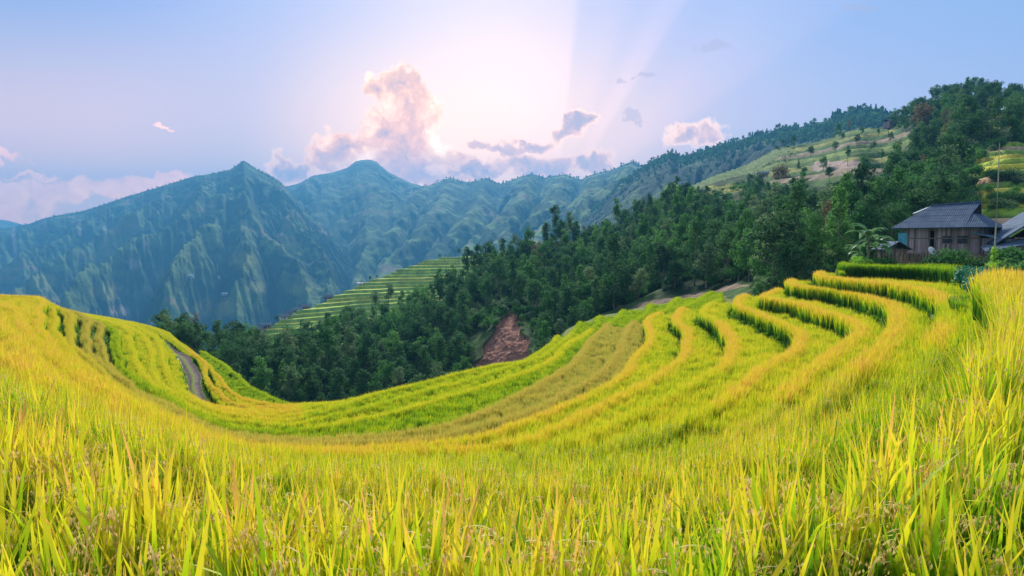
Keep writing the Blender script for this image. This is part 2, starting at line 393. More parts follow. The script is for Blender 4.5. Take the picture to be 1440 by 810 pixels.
SEGN = [26, 90, 30, 60, 110, 70, 50]     # samples per keyed section
def catmull(P, n):
    P = np.asarray(P, float)
    P = np.vstack([2 * P[0] - P[1], P, 2 * P[-1] - P[-2]])
    out = []
    for i in range(1, len(P) - 2):
        p0, p1, p2, p3 = P[i - 1:i + 3]
        t0 = 0.0; t1 = t0 + max(np.linalg.norm(p1 - p0), 1e-3) ** .5; t2 = t1 + max(np.linalg.norm(p2 - p1), 1e-3) ** .5; t3 = t2 + max(np.linalg.norm(p3 - p2), 1e-3) ** .5
        t = np.linspace(t1, t2, n, endpoint=False)[:, None]
        a1 = (t1 - t) / (t1 - t0) * p0 + (t - t0) / (t1 - t0) * p1
        a2 = (t2 - t) / (t2 - t1) * p1 + (t - t1) / (t2 - t1) * p2
        a3 = (t3 - t) / (t3 - t2) * p2 + (t - t2) / (t3 - t2) * p3
        b1 = (t2 - t) / (t2 - t0) * a1 + (t - t0) / (t2 - t0) * a2
        b2 = (t3 - t) / (t3 - t1) * a2 + (t - t1) / (t3 - t1) * a3
        out.append((t2 - t) / (t2 - t1) * b1 + (t - t1) / (t2 - t1) * b2)
    out.append(P[-2][None]); return np.vstack(out)
def contour_curve(k):
    pts = []; keys = []
    for it in CON[k]:
        if it == K_: keys.append(len(pts)); continue
        if len(it) == 2: p = PZ(it[0], it[1], ZK[k])[:2]
        else: p = np.array([(it[0] - CX) / F * it[2], it[2]])
        pts.append(p)
    keys = [0] + keys + [len(pts) - 1]
    SUB = 24
    dense = catmull(pts, SUB)
    res = []
    for s in range(len(keys) - 1):
        seg = dense[keys[s] * SUB: keys[s + 1] * SUB + 1]
        L = np.r_[0, np.cumsum(np.linalg.norm(np.diff(seg, axis=0), axis=1))]
        n = SEGN[s]; tt = np.linspace(0, L[-1], n + 1)
        r = np.stack([np.interp(tt, L, seg[:, 0]), np.interp(tt, L, seg[:, 1])], -1)
        res.append(r if s == len(keys) - 2 else r[:-1])
    return np.vstack(res)
CUR = [contour_curve(k) for k in range(21)]
NST = len(CUR[0])
SKEY = np.r_[0, np.cumsum(SEGN)]
# small irregularity of the banks
for k in range(21):
    c = CUR[k]; nrm = np.gradient(c, axis=0); nrm = np.stack([-nrm[:, 1], nrm[:, 0]], -1); nrm /= np.linalg.norm(nrm, axis=1)[:, None] + 1e-9
    dist = np.linalg.norm(c, axis=1)
    s = np.r_[0, np.cumsum(np.linalg.norm(np.diff(c, axis=0), axis=1))]
    CUR[k] = c + nrm * (fbm(s * 0.12 + k * 13.7, np.full_like(s, k * 3.3), 3) * np.clip(dist * 0.008, 0.02, 0.35))[:, None]
# inner boundary of the terrace the photographer stands on
back = np.array([[-60, -14], [-9, -7], [-3, -5], [0, -5], [3, -5], [9, -4], [18, 2], [60, 0]], float)
bt = np.linspace(0, 1, NST); bx = np.interp(bt, np.linspace(0, 1, 8), back[:, 0]); by = np.interp(bt, np.linspace(0, 1, 8), back[:, 1])
INNER = np.stack([bx, by], -1)

def lift(k, xy, st, wf):
    """the field below A rises to meet it on the right, so that no wall shows there"""
    if k != 2: return 0.0 * st
    p = CX + F * xy[:, 0] / np.maximum(xy[:, 1], .1)
    l = smooth(1305, 1355, p) * 0.76 * smooth(SKEY[4] + 3, SKEY[4] + 9, st) * (st < SKEY[5] - 4)
    return l * np.clip(1 - wf, 0, 1) ** 1.3
def build_terraces():
    verts = []; quads = []; cols = []
    def add_row(xy, z, col):
        base = len(verts) and sum(len(v) for v in verts)
        zz = np.full(len(xy), z) if np.isscalar(z) else z
        verts.append(np.column_stack([xy, zz])); cols.append(np.tile(col, (len(xy), 1)))
        return base if verts[:-1] else 0
    soil = (0.20, 0.20, 0.04); bank = (0.09, 0.17, 0.03)
    rows = []
    prev = INNER
    n_sub = 6
    for k in range(21):
        cur = CUR[k]; zg = ZK[k] - RICE_H
        w = np.linalg.norm(cur - prev, axis=1)
        off = np.minimum(0.5 + .3 * smooth(25, 45, np.linalg.norm(prev, axis=1)), .34 * w) / np.maximum(w, 1e-3) if k else 0 * w
        for q in range(n_sub + 1):
            f = (off + (1 - off) * q / n_sub)[:, None]
            xy = prev * (1 - f) + cur * f
            zz = zg + 0.05 * fbm(xy[:, 0] * .7, xy[:, 1] * .7, 3) + (0.08 if q == n_sub else 0)
            zz = zz + lift(k, xy, np.arange(NST), f[:, 0])
            rows.append((xy, zz, bank if q in (0, n_sub) else soil))
        # riser: a little out and down
        if k < 20:
            nz = ZK[k + 1] - RICE_H + lift(k + 1, cur, np.arange(NST), 0.0)
            nxt = CUR[k + 1]; wn = np.linalg.norm(nxt - cur, axis=1); o2 = (np.minimum(0.22, .14 * wn) / np.maximum(wn, 1e-3))[:, None]
            rows.append((cur * (1 - o2) + nxt * o2, nz + 0.55 * (zg - nz), bank))
        prev = cur
    # slope falling away into the ravine beyond the last terrace
    out = CUR[20]
    cen = np.array([0, 20.0]); dirn = out - cen; dirn /= np.linalg.norm(dirn, axis=1)[:, None]
    for dd, dz in ((0.5, -0.8), (2.5, -1.6), (5, -3.2), (10, -7), (18, -13), (30, -22), (50, -36), (90, -60)):
        rows.append((out + dirn * dd, ZK[20] - RICE_H + dz + 0.04 * dd * fbm(out[:, 0] * .15 + dd, out[:, 1] * .15, 3), (0.06, 0.17, 0.02) if dd < 9 else (0.03, 0.06, 0.02)))
    V_ = np.concatenate([np.column_stack([r[0], r[1]]) for r in rows])
    C_ = np.concatenate([np.tile(r[2], (NST, 1)) for r in rows])
    q = grid_quads(len(rows), NST)
    # track colour is not painted: the track is laid as its own sheet
    o = np_mesh('terrain', V_, q, surf_mat('terrace_soil', 0.25, 0.5, 0.8, 0.06))
    cattr(o, 'Col', C_); tag(o, kind='structure')
    return o
terr = build_terraces()

# ---- dirt track: rutted sheet on the terrace above contour R
def build_track():
    inner, outer = CUR[16], CUR[17]
    s0, s1 = SKEY[1] - 8, SKEY[2] + 12
    cols_ = np.linspace(0.03, 0.97, 22)
    vs = []; cs = []
    for s in range(s0, s1):
        taper = smooth(s1, s1 - 14, s)
        for f in cols_:
            ff = 0.97 + (f - 0.97) * (0.25 + 0.75 * taper)
            p = inner[s] * (1 - ff) + outer[s] * ff
            rut = math.exp(-((f - .25) / .13) ** 2) + math.exp(-((f - .78) / .15) ** 2)
            z = ZK[17] - RICE_H + 0.24 - 0.16 * rut + 0.03 * float(fbm(p[0] * 2, p[1] * 2, 3))
            vs.append((p[0], p[1], z))
            g_ = math.exp(-((f - .52) / .11) ** 2)
            nn = float(fbm(p[0] * .9, p[1] * .9, 3))
            mud = np.array([0.14, 0.10, 0.095]) * (1 + .25 * nn)
            cs.append(mud * (1 - g_) + np.array([0.16, 0.20, 0.04]) * g_)
    o = np_mesh('track', vs, grid_quads(s1 - s0, len(cols_)), surf_mat('track_mud', 0.15, 0.35, 0.8, 0.05))
    cattr(o, 'Col', np.array(cs)); tag(o, kind='structure')
    # wet strip of standing water shining on the upper left rut
    vs = []
    for s in range(SKEY[1] + 2, SKEY[1] + 34):
        for f in (0.0, .5, 1.0):
            ff = 0.02 + (0.26 + .03 * math.sin(s * .9)) * f * math.sin(math.pi * min(1, max(0.02, (s - SKEY[1] - 2) / 31.0))) ** .4
            p = inner[s] * (1 - ff) + outer[s] * ff
            vs.append((p[0], p[1], ZK[17] - RICE_H + 0.30))
    m_, g = new_mat('puddle_water'); finish(m_, g, (0.55, 0.57, 0.62, 1), 0.15, spec=.8)  # pale base colour puts the sky's reflection into the water
    o = np_mesh('water', vs, grid_quads(32, 3), m_); tag(o, kind='structure')
build_track()

# ---- rice -----------------------------------------------------------------
def rice_material():
    m_, g = new_mat('rice_leaf')
    h = attr(g, 'h'); r = attr(g, 'r')
    t = attr(g, 'tint', 'INSTANCER')
    oi = g.node('ShaderNodeObjectInfo').outputs['Random']
    patch = g.noise(wpos(g), 1.1, 3, 0.6)
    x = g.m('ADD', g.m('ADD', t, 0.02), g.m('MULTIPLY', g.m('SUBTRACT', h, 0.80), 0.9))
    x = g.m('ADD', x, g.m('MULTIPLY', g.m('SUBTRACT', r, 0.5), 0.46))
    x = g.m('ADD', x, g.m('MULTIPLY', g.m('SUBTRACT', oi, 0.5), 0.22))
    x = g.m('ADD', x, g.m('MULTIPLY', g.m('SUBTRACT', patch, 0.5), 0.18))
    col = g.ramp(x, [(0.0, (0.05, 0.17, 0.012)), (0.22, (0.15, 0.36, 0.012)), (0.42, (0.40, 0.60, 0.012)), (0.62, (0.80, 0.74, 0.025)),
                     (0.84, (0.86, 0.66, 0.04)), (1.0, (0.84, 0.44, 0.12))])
    br = attr(g, 'brown', 'INSTANCER')
    col = g.mix(br, col, g.ramp(r, [(0, (0.50, 0.46, 0.08)), (1, (0.66, 0.42, 0.16))]))
    gr = attr(g, 'grain')
    gc = g.ramp(r, [(0.0, (0.74, 0.66, 0.20)), (0.6, (0.84, 0.62, 0.28)), (1.0, (0.80, 0.46, 0.22))])
    col = g.mix(gr, col, gc)
    b = g.node('ShaderNodeBsdfPrincipled'); g.put(b.inputs['Base Color'], col); b.inputs['Roughness'].default_value = 0.55; b.inputs['Specular IOR Level'].default_value = 0.25
    tr = g.node('ShaderNodeBsdfTranslucent'); g.put(tr.inputs[0], col)
    mx = g.node('ShaderNodeMixShader'); mx.inputs[0].default_value = 0.48
    out = g.node('ShaderNodeOutputMaterial')
    g.l.new(b.outputs[0], mx.inputs[1]); g.l.new(tr.outputs[0], mx.inputs[2]); g.l.new(mx.outputs[0], out.inputs[0])
    return m_
RICE = rice_material()

def blade_strip(base, lean_dir, length, width, lean, curl, nseg, r, out):
    """appends one leaf blade: a tapering ribbon that leans and bends over"""
    V_, Q, H, Rr, G = out
    ca, sa = math.cos(lean_dir), math.sin(lean_dir)
    side_a = lean_dir + math.pi / 2 + random.uniform(-.9, .9)
    sx, sy = math.cos(side_a), math.sin(side_a)
    x, y, z = base; ang = lean; step = length / nseg
    i0 = len(V_)
    for s in range(nseg + 1):
        f = s / nseg
        w = width * (0.75 + 0.9 * f - 1.6 * f * f) if f < .999 else 0.0008
        w = max(w, 0.0008)
        V_.append((x - sx * w / 2, y - sy * w / 2, z)); V_.append((x + sx * w / 2, y + sy * w / 2, z))
        H += [z, z]; Rr += [r, r]; G += [0, 0]
        x += math.sin(ang) * ca * step; y += math.sin(ang) * sa * step; z += math.cos(ang) * step
        ang += curl / nseg * (0.4 + 1.2 * f)
    for s in range(nseg):
        a = i0 + 2 * s; Q.append((a, a + 1, a + 3, a + 2))
def panicle(base, d, length, out, grains=26, size=1.0):
    V_, Q, H, Rr, G = out
    x, y, z = base; ang = 0.15; r = random.random()
    ca, sa = math.cos(d), math.sin(d); n = 9; step = length / n; pts = []
    i0 = len(V_)
    for s in range(n + 1):
        pts.append((x, y, z)); w = 0.0028
        V_.append((x - sa * w, y + ca * w, z)); V_.append((x + sa * w, y - ca * w, z)); H += [z, z]; Rr += [r, r]; G += [.7, .7]
        x += math.sin(ang) * ca * step; y += math.sin(ang) * sa * step; z += math.cos(ang) * step
        ang += 0.06 + 0.38 * (s / n)
    for s in range(n):
        a = i0 + 2 * s; Q.append((a, a + 1, a + 3, a + 2))
    for k in range(grains):
        f = 0.38 + 0.62 * random.random(); q = f * n; i = min(int(q), n - 1); t = q - i
        px, py, pz = [pts[i][c] * (1 - t) + pts[i + 1][c] * t for c in range(3)]
        px += random.gauss(0, .013) * size; py += random.gauss(0, .013) * size; pz -= abs(random.gauss(0, .014)) * size
        gx = random.gauss(0, .3) * .005; gy = random.gauss(0, .3) * .005; L = 0.0062 * size; w = 0.0024 * size
        a = random.uniform(0, 6.28); sx, sy = math.cos(a) * w, math.sin(a) * w
        i1 = len(V_)
        V_ += [(px + gx, py + gy, pz + L), (px + sx, py + sy, pz), (px - gx, py - gy, pz - L), (px - sx, py - sy, pz)]
        H += [pz] * 4; rr = random.random(); Rr += [rr] * 4; G += [1.0] * 4
        Q.append((i1, i1 + 1, i1 + 2, i1 + 3))
        V_ += [(px + gx, py + gy, pz + L), (px - sy, py + sx, pz), (px - gx, py - gy, pz - L), (px + sy, py - sx, pz)]
        H += [pz] * 4; Rr += [rr] * 4; G += [1.0] * 4
        Q.append((i1 + 4, i1 + 5, i1 + 6, i1 + 7))
def tuft_mesh(name, nbl, spread, seg, width, pan, htop=0.9, grains=26, wid_jit=.3, gsize=1.0, lean0=.16, lr=(.72, 1.12), curls=(.25, .35, .6, 1.1, 1.7)):
    out = ([], [], [], [], [])
    for i in range(nbl):
        a = random.uniform(0, 6.283); rr = spread * math.sqrt(random.random())
        L = htop * random.uniform(*lr)
        if random.random() < .15 * (lean0 < .17): L *= 1.12
        blade_strip((rr * math.cos(a), rr * math.sin(a), 0), random.uniform(0, 6.283), L, width * random.uniform(1 - wid_jit, 1 + wid_jit),
                    abs(random.gauss(0, lean0)), random.choice(curls) * random.uniform(.5, 1.2), seg, random.random(), out)
    for i in range(pan):
        a = random.uniform(0, 6.283); rr = spread * .5 * math.sqrt(random.random())
        panicle((rr * math.cos(a), rr * math.sin(a), htop * random.uniform(.52, .70)), random.uniform(0, 6.283), random.uniform(.24, .32), out, grains, gsize)
    V_, Q, H, Rr, G = out
    o = np_mesh(name, V_, Q, RICE, smooth_=False, link=False)
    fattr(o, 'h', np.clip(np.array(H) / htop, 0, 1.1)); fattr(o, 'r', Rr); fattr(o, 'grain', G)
    return o
def scatter(name, P, rz, tilt, scl, vi, variants, extra=None, label=None):
    """one 'stuff' object: geometry nodes place the variants on its vertices"""
    me = bpy.data.meshes.new(name); P = np.asarray(P, np.float32)
    me.vertices.add(len(P)); me.vertices.foreach_set('co', P.ravel())
    o = bpy.data.objects.new(name, me); COL.objects.link(o)
    rot = np.zeros((len(P), 3), np.float32); rot[:, 2] = rz; rot[:, 0] = tilt[0]; rot[:, 1] = tilt[1]
    a = me.attributes.new('rot', 'FLOAT_VECTOR', 'POINT'); a.data.foreach_set('vector', rot.ravel())
    sc = np.asarray(scl, np.float32)
    if sc.ndim == 1: sc = np.repeat(sc[:, None], 3, 1)
    a = me.attributes.new('scl', 'FLOAT_VECTOR', 'POINT'); a.data.foreach_set('vector', sc.ravel())
    a = me.attributes.new('vi', 'INT', 'POINT'); a.data.foreach_set('value', np.asarray(vi, np.int32))
    for k, v in (extra or {}).items():
        a = me.attributes.new(k, 'FLOAT', 'POINT'); a.data.foreach_set('value', np.asarray(v, np.float32))
    c = bpy.data.collections.new(name + '_kinds')
    for v in variants: c.objects.link(v)
    ng = bpy.data.node_groups.new(name + '_nodes', 'GeometryNodeTree')
    ng.interface.new_socket('Geometry', in_out='INPUT', socket_type='NodeSocketGeometry')
    ng.interface.new_socket('Geometry', in_out='OUTPUT', socket_type='NodeSocketGeometry')
    n = ng.nodes; l = ng.links
    gi = n.new('NodeGroupInput'); go = n.new('NodeGroupOutput')
    ci = n.new('GeometryNodeCollectionInfo'); ci.inputs['Collection'].default_value = c
    ci.inputs['Separate Children'].default_value = True; ci.inputs['Reset Children'].default_value = True
    ip = n.new('GeometryNodeInstanceOnPoints')
    ip.inputs['Pick Instance'].default_value = True
    def na(nm, t):
        q = n.new('GeometryNodeInputNamedAttribute'); q.data_type = t; q.inputs['Name'].default_value = nm
        return [s for s in q.outputs if s.enabled and s.name == 'Attribute'][0]
    l.new(gi.outputs[0], ip.inputs['Points']); l.new(ci.outputs[0], ip.inputs['Instance'])
    l.new(na('vi', 'INT'), ip.inputs['Instance Index'])
    er = n.new('FunctionNodeEulerToRotation'); l.new(na('rot', 'FLOAT_VECTOR'), er.inputs[0]); l.new(er.outputs[0], ip.inputs['Rotation'])
    l.new(na('scl', 'FLOAT_VECTOR'), ip.inputs['Scale'])
    l.new(ip.outputs[0], go.inputs[0])
    md = o.modifiers.new('scatter', 'NODES'); md.node_group = ng
    tag(o, label=label, kind='stuff')
    return o

# tints of each terrace: 0 green .. 1 gold, and how brown it is
TINT = [0.56, 0.50, 0.58, 0.57, 0.57, 0.56, 0.56, 0.56, 0.55, 0.45, 0.45, 0.36, 0.40, 0.47, 0.52, 0.50, 0.52, 0.45, 0.62, 0.60, 0.42]
BROWN = [0, 0, 0, 0, 0, 0, 0, 0, 0, 0.65, 0.6, 0, 0, 0, 0, 0, 0, 0, 0, 0, 0]
def sample_rice():
    P = []; T = []; B = []; SC = []; LV = []; HB = []
    prev = INNER
    for k in range(21):
        cur = CUR[k]
        a, b, c, d = prev[:-1], prev[1:], cur[1:], cur[:-1]
        area = 0.5 * np.abs((c[:, 0] - a[:, 0]) * (d[:, 1] - b[:, 1]) - (d[:, 0] - b[:, 0]) * (c[:, 1] - a[:, 1]))
        cen = (a + b + c + d) / 4; dist = np.linalg.norm(cen, axis=1)
        dens = np.where(dist < 7, 30, np.where(dist < 14, 20, np.clip(18 * (14 / np.maximum(dist, 1)) ** .75, 6.0, 18)))
        wst = np.linalg.norm(cur - prev, axis=1)[:-1]; dens = dens * np.where((wst < 3.2) & (dist > 30) & (cen[:, 0] < -12), 2.4, 1.0)
        # denser planting right at the outer edge so that the edge reads as a wall of rice
        n = rng.poisson(area * dens)
        idx = np.repeat(np.arange(NST - 1), n)
        u = rng.random(len(idx))[:, None]; w = rng.random(len(idx))[:, None]
        p = (a[idx] * (1 - u) + b[idx] * u) * (1 - w) + (d[idx] * (1 - u) + c[idx] * u) * w
        # edge row
        S_ = np.r_[0, np.cumsum(np.linalg.norm(np.diff(cur, axis=0), axis=1))]
        stl = []; 
        for off_, sp_ in ((.12, .15), (.30, .22)):
            q_ = np.arange(0, S_[-1], sp_); q_ = q_ + rng.normal(0, sp_ * .2, len(q_))
            stl.append(np.column_stack([np.interp(q_, S_, np.arange(NST)), np.full(len(q_), off_) + rng.normal(0, .04, len(q_))]))
        stl = np.vstack(stl); stl[:, 0] = np.clip(stl[:, 0], 0, NST - 1.001)
        ie = stl[:, 0].astype(int); ue = (stl[:, 0] - ie)[:, None]
        wid = np.linalg.norm(d[ie] - a[ie], axis=1)[:, None]
        we = 1 - np.clip(stl[:, 1:2] / np.maximum(wid, .3), 0, 1)
        pe = (a[ie] * (1 - ue) + b[ie] * ue) * (1 - we) + (d[ie] * (1 - ue) + c[ie] * ue) * we
        st = np.r_[idx + u[:, 0], ie + ue[:, 0]]; wf = np.r_[w[:, 0], we[:, 0]]
        p = np.vstack([p, pe]); edge = np.r_[np.zeros(len(idx)), np.ones(len(ie))]
        dd = np.linalg.norm(p, axis=1)
        px = CX + F * p[:, 0] / np.maximum(p[:, 1], .01)
        keep = (p[:, 1] > 0.35) & (np.abs(p[:, 0]) < p[:, 1] * 1.02 + 1.2)
        keep &= ~((dd < 0.95))
        # nothing behind the nose on the right, on the house yard or on the far backs
        nose = SKEY[5]
        if k == 0: keep &= (st < nose + 30) 
        elif k == 1: keep &= ~((p[:, 1] > 50.5) & (px > 1100)) & (st < nose + 6) & ~((px > 1352) & (p[:, 1] > 22))
        elif k <= 5: keep &= st < nose + 3
        elif k <= 12: keep &= (st < nose + 3) | ((p[:, 1] < 84) & (px < 1015))
        else: keep &= (st < nose + 3)
        if k > 13: keep &= (p[:, 1] < 130)
        if k == 16: keep &= ~((st > SKEY[1] - 10) & (st < SKEY[2] + 6) & (wf > .8))
        if k == 17: keep &= st > SKEY[2] + 10
        if k == 20: keep &= (st > SKEY[1] + 0)
        we_ = np.linalg.norm(CUR[k][np.minimum(st.astype(int), NST-1)] - prev[np.minimum(st.astype(int), NST-1)], axis=1)
        nar = (we_ < 3.2) & (dd > 30) & (p[:, 0] < -12)
        keep &= (wf * we_ > np.where(nar, .47 * we_, np.minimum(.55 + .4 * smooth(25, 45, dd), .36 * we_))) | (k == 0)
        p, st, wf, edge, dd, px, nar = [q[keep] for q in (p, st, wf, edge, dd, px, nar)]
        t = np.full(len(p), TINT[k]) + 0.05 * fbm(p[:, 0] * .15 + k, p[:, 1] * .15, 3)
        we_ = np.linalg.norm(CUR[k][np.minimum(st.astype(int), NST-1)] - prev[np.minimum(st.astype(int), NST-1)], axis=1)
        de = (1 - wf) * we_; t += (0.21 * np.exp(-(de / (.15 + .007 * dd)) ** 2) - 0.07 - 0.14 * np.exp(-(wf * we_ / 1.1) ** 2)) * (1 if BROWN[k] == 0 else .5)      # rim light along the edge painted into the tint, greener inward
        t = np.minimum(t, .70)
        br = np.full(len(p), float(BROWN[k]))
        HB.append(1 + (.10 + .10 * (1 - smooth(16, 26, dd))) * np.exp(-(de / .3) ** 2))
        # local crops as in the photograph
        if k == 1: t = np.where((px > 1150) & (dd < 40), .42, t); t = np.where(dd >= 34, .16, t)
        if k == 2: t = np.where((px > 1335) , .40, t)
        if k == 2: t = np.where((px > 1225) & (dd < 18), np.minimum(t, .44), t)
        if k == 0: t = np.where(px > 850, t - .05, t); t = np.where((px > 1370) & (dd > 7), .64, t)
        if k in (3, 4, 5, 6): t = np.where((px < 1010) & (px > 300), .50, t); t = np.where(px < 300, .64, t)
        if k in (7, 8): t = np.where(px < 300, .58, t)
        if k in (8, 9, 10): br = np.where(px < 240, .55 * (k > 8) + .25 * (k == 8), br)
        if k in (11,): t = np.where(px < 420, .30, t)
        if k in (12, 13): t = np.where((px > 420), .40, t)
        if k >= 12: t = np.where(px < 260, .50, t)
        if k >= 6:
            bk = st > nose + 3
            t = np.where(bk, .27, t); br = np.where(bk, 0.0, br)
        if k == 20: t = np.full(len(p), .27)
        if k >= 14: t = np.where(px > 420, .44, t)
        P.append(np.column_stack([p, ZK[k] - RICE_H + lift(k, p, st, wf)])); T.append(t); B.append(br)
        LV.append(np.where(nar, .42, 1.0))
        prev = cur
    return np.vstack(P), np.concatenate(T), np.concatenate(B), np.concatenate(LV), np.concatenate(HB)
RP, RT, RB, RL, RH = sample_rice()
rd = np.linalg.norm(RP[:, :2], axis=1)
near = rd < 5.5; midr = (rd >= 5.5) & (rd < 18); farr = rd >= 18
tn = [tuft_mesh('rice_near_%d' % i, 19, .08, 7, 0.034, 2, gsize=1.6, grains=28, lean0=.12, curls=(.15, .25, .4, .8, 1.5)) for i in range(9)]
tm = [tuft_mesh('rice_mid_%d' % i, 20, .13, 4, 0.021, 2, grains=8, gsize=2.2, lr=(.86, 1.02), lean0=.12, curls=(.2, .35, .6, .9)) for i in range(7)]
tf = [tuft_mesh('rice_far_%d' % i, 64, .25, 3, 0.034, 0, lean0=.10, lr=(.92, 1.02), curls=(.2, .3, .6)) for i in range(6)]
def rice_obj(mask, name, variants, hs, label):
    P = RP[mask].copy(); n = len(P); d = rd[mask]
    s = rng.uniform(hs[0], hs[1], n)
    if name == 'rice_plants_around_camera':
        s += 0.06 * fbm(P[:, 0] * .8, P[:, 1] * .8, 2)
    w = s * rng.uniform(.9, 1.15, n)
    w = w * RL[mask]; s = s * np.where(d > 5.5, RH[mask], 1)
    S = np.column_stack([w, w, s])
    ta = .05 if hs[0] < .85 else .035; tl = (rng.normal(0, ta, n), rng.normal(0, ta, n))
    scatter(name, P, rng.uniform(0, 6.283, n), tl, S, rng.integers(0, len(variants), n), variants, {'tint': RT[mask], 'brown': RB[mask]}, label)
    print(name, n)
rice_obj(near, 'rice_plants', tn, (.84, 1.02), 'ripening rice plants with long blades in the foreground')
rice_obj(midr, 'rice_plants', tm, (.9, 1.1), 'yellow green rice filling the nearer terraces')
rice_obj(farr, 'rice_plants', tf, (.9, 1.08), 'yellow and green rice on the farther terraces and left hill')

# grass on the banks between the terraces
BP = []
for k in range(20):
    cur, nxt = CUR[k], CUR[k + 1]
    S_ = np.r_[0, np.cumsum(np.linalg.norm(np.diff(cur, axis=0), axis=1))]
    q_ = np.arange(0, S_[-1], .20); st = np.interp(q_, S_, np.arange(NST)); st = np.clip(st + rng.normal(0, .1, len(st)), 0, NST - 1.001)
    i = st.astype(int); u = (st - i)[:, None]
    p0 = cur[i] * (1 - u) + cur[i + 1] * u; p1 = nxt[i] * (1 - u) + nxt[i + 1] * u
    w = np.linalg.norm(p1 - p0, axis=1); o_ = rng.uniform(0.02, .5, len(w)) ; f_ = (np.minimum(o_, .3 * w) / np.maximum(w, 1e-3))[:, None]
    p = p0 * (1 - f_) + p1 * f_
    zg, nz = ZK[k] - RICE_H, ZK[k + 1] - RICE_H
    z = zg + (nz - zg) * np.clip(o_ / .5, 0, 1) + lift(k + 1, p, st, 0 * st) * np.clip(o_ / .5, 0, 1)
    d_ = np.linalg.norm(p, axis=1); px = CX + F * p[:, 0] / np.maximum(p[:, 1], .1)
    keep = (p[:, 1] > 2) & (np.abs(p[:, 0]) < p[:, 1] * .95) & (d_ > 7) & (d_ < 110) & ((st < SKEY[5] + 3) | ((k > 5) & (px < 1010) & (p[:, 1] < 84)))
    BP.append(np.column_stack([p, z])[keep])
BP = np.vstack(BP); n = len(BP)
s_ = rng.uniform(.28, .5, n) * np.where((BP[:, 0] < -12) & (BP[:, 1] > 30), .55, 1.0)
scatter('bank_grass', BP, rng.uniform(0, 6.28, n), (rng.normal(0, .2, n), rng.normal(0, .2, n)), np.column_stack([s_ * 1.3, s_ * 1.3, s_]), rng.integers(0, 6, n), tf, {'tint': rng.uniform(.05, .28, n), 'brown': np.zeros(n)}, 'green grass growing on the banks between terraces')
print('bank', n)
# ================================================================== far mountains
def interp_line(pts, n, smooth_n=0):
    P = np.asarray(pts, float); L = np.r_[0, np.cumsum(np.abs(np.diff(P[:, 0])) + 1e-3)]
    t = np.linspace(0, L[-1], n)
    return np.stack([np.interp(t, L, P[:, i]) for i in range(P.shape[1])], -1)
def blur(a, n):
    k = np.hanning(2 * n + 3)[1:-1]; k /= k.sum()
    for ax in (0, 1):
        p = np.pad(a, [(n, n) if i == ax else (0, 0) for i in (0, 1)], mode='reflect')
        a = np.apply_along_axis(lambda q: np.convolve(q, k, 'valid'), ax, p)
    return a
def erode(z, dx, dy, iters, kf, seed):
    """stream-power erosion on a small grid: rivers cut their tree-like valleys, ridges stay sharp"""
    nu, nv = z.shape; r0 = np.random.default_rng(seed); z = z + r0.normal(0, 3.0, z.shape)
    idx = np.arange(nu * nv).reshape(nu, nv); dt = 1.0
    sh = [(1, 0, dx), (-1, 0, dx), (0, 1, dy), (0, -1, dy), (1, 1, math.hypot(dx, dy)), (1, -1, math.hypot(dx, dy)), (-1, 1, math.hypot(dx, dy)), (-1, -1, math.hypot(dx, dy))]
    fixed = np.zeros((nu, nv), bool); fixed[:, -1] = True
    for it in range(iters):
        best = np.zeros_like(z); rec = idx.copy(); dist = np.full_like(z, dx)
        for (a_, b_, d_) in sh:
            zz = np.full_like(z, 1e9); ii = np.full(z.shape, -1)
            xs = slice(max(0, -a_), nu - max(0, a_)); xd = slice(max(0, a_), nu - max(0, -a_))
            ys = slice(max(0, -b_), nv - max(0, b_)); yd = slice(max(0, b_), nv - max(0, -b_))
            zz[xs, ys] = z[xd, yd]; ii[xs, ys] = idx[xd, yd]
            sl = (z - zz) / d_; m = sl > best
            best[m] = sl[m]; rec[m] = ii[m]; dist[m] = d_
        zf = z.ravel(); order = np.argsort(-zf); rl = rec.ravel().tolist(); A = [1.0] * (nu * nv); ol = order.tolist()
        for i in ol:
            j = rl[i]
            if j != i: A[j] += A[i]
        Fk = (kf * np.sqrt(np.array(A)) / dist.ravel()).tolist(); zl = zf.tolist(); fx = fixed.ravel().tolist()
        for i in reversed(ol):
            j = rl[i]
            if j != i and not fx[i]: zl[i] = (zl[i] + Fk[i] * zl[j]) / (1 + Fk[i])
        zn = np.array(zl).reshape(nu, nv)
        up = z.mean() - zn.mean(); z = zn + np.where(fixed, 0, up)
    return z
def resample(a, nu, nv):
    iu = np.linspace(0, a.shape[0] - 1, nu); iv = np.linspace(0, a.shape[1] - 1, nv)
    i0 = np.minimum(iu.astype(int), a.shape[0] - 2); j0 = np.minimum(iv.astype(int), a.shape[1] - 2); fu = (iu - i0)[:, None]; fv = (iv - j0)[None]
    fu = fu * fu * (3 - 2 * fu) * .5 + fu * .5; fv = fv * fv * (3 - 2 * fv) * .5 + fv * .5
    return (a[i0][:, j0] * (1 - fu) + a[i0 + 1][:, j0] * fu) * (1 - fv) + (a[i0][:, j0 + 1] * (1 - fu) + a[i0 + 1][:, j0 + 1] * fu) * fv
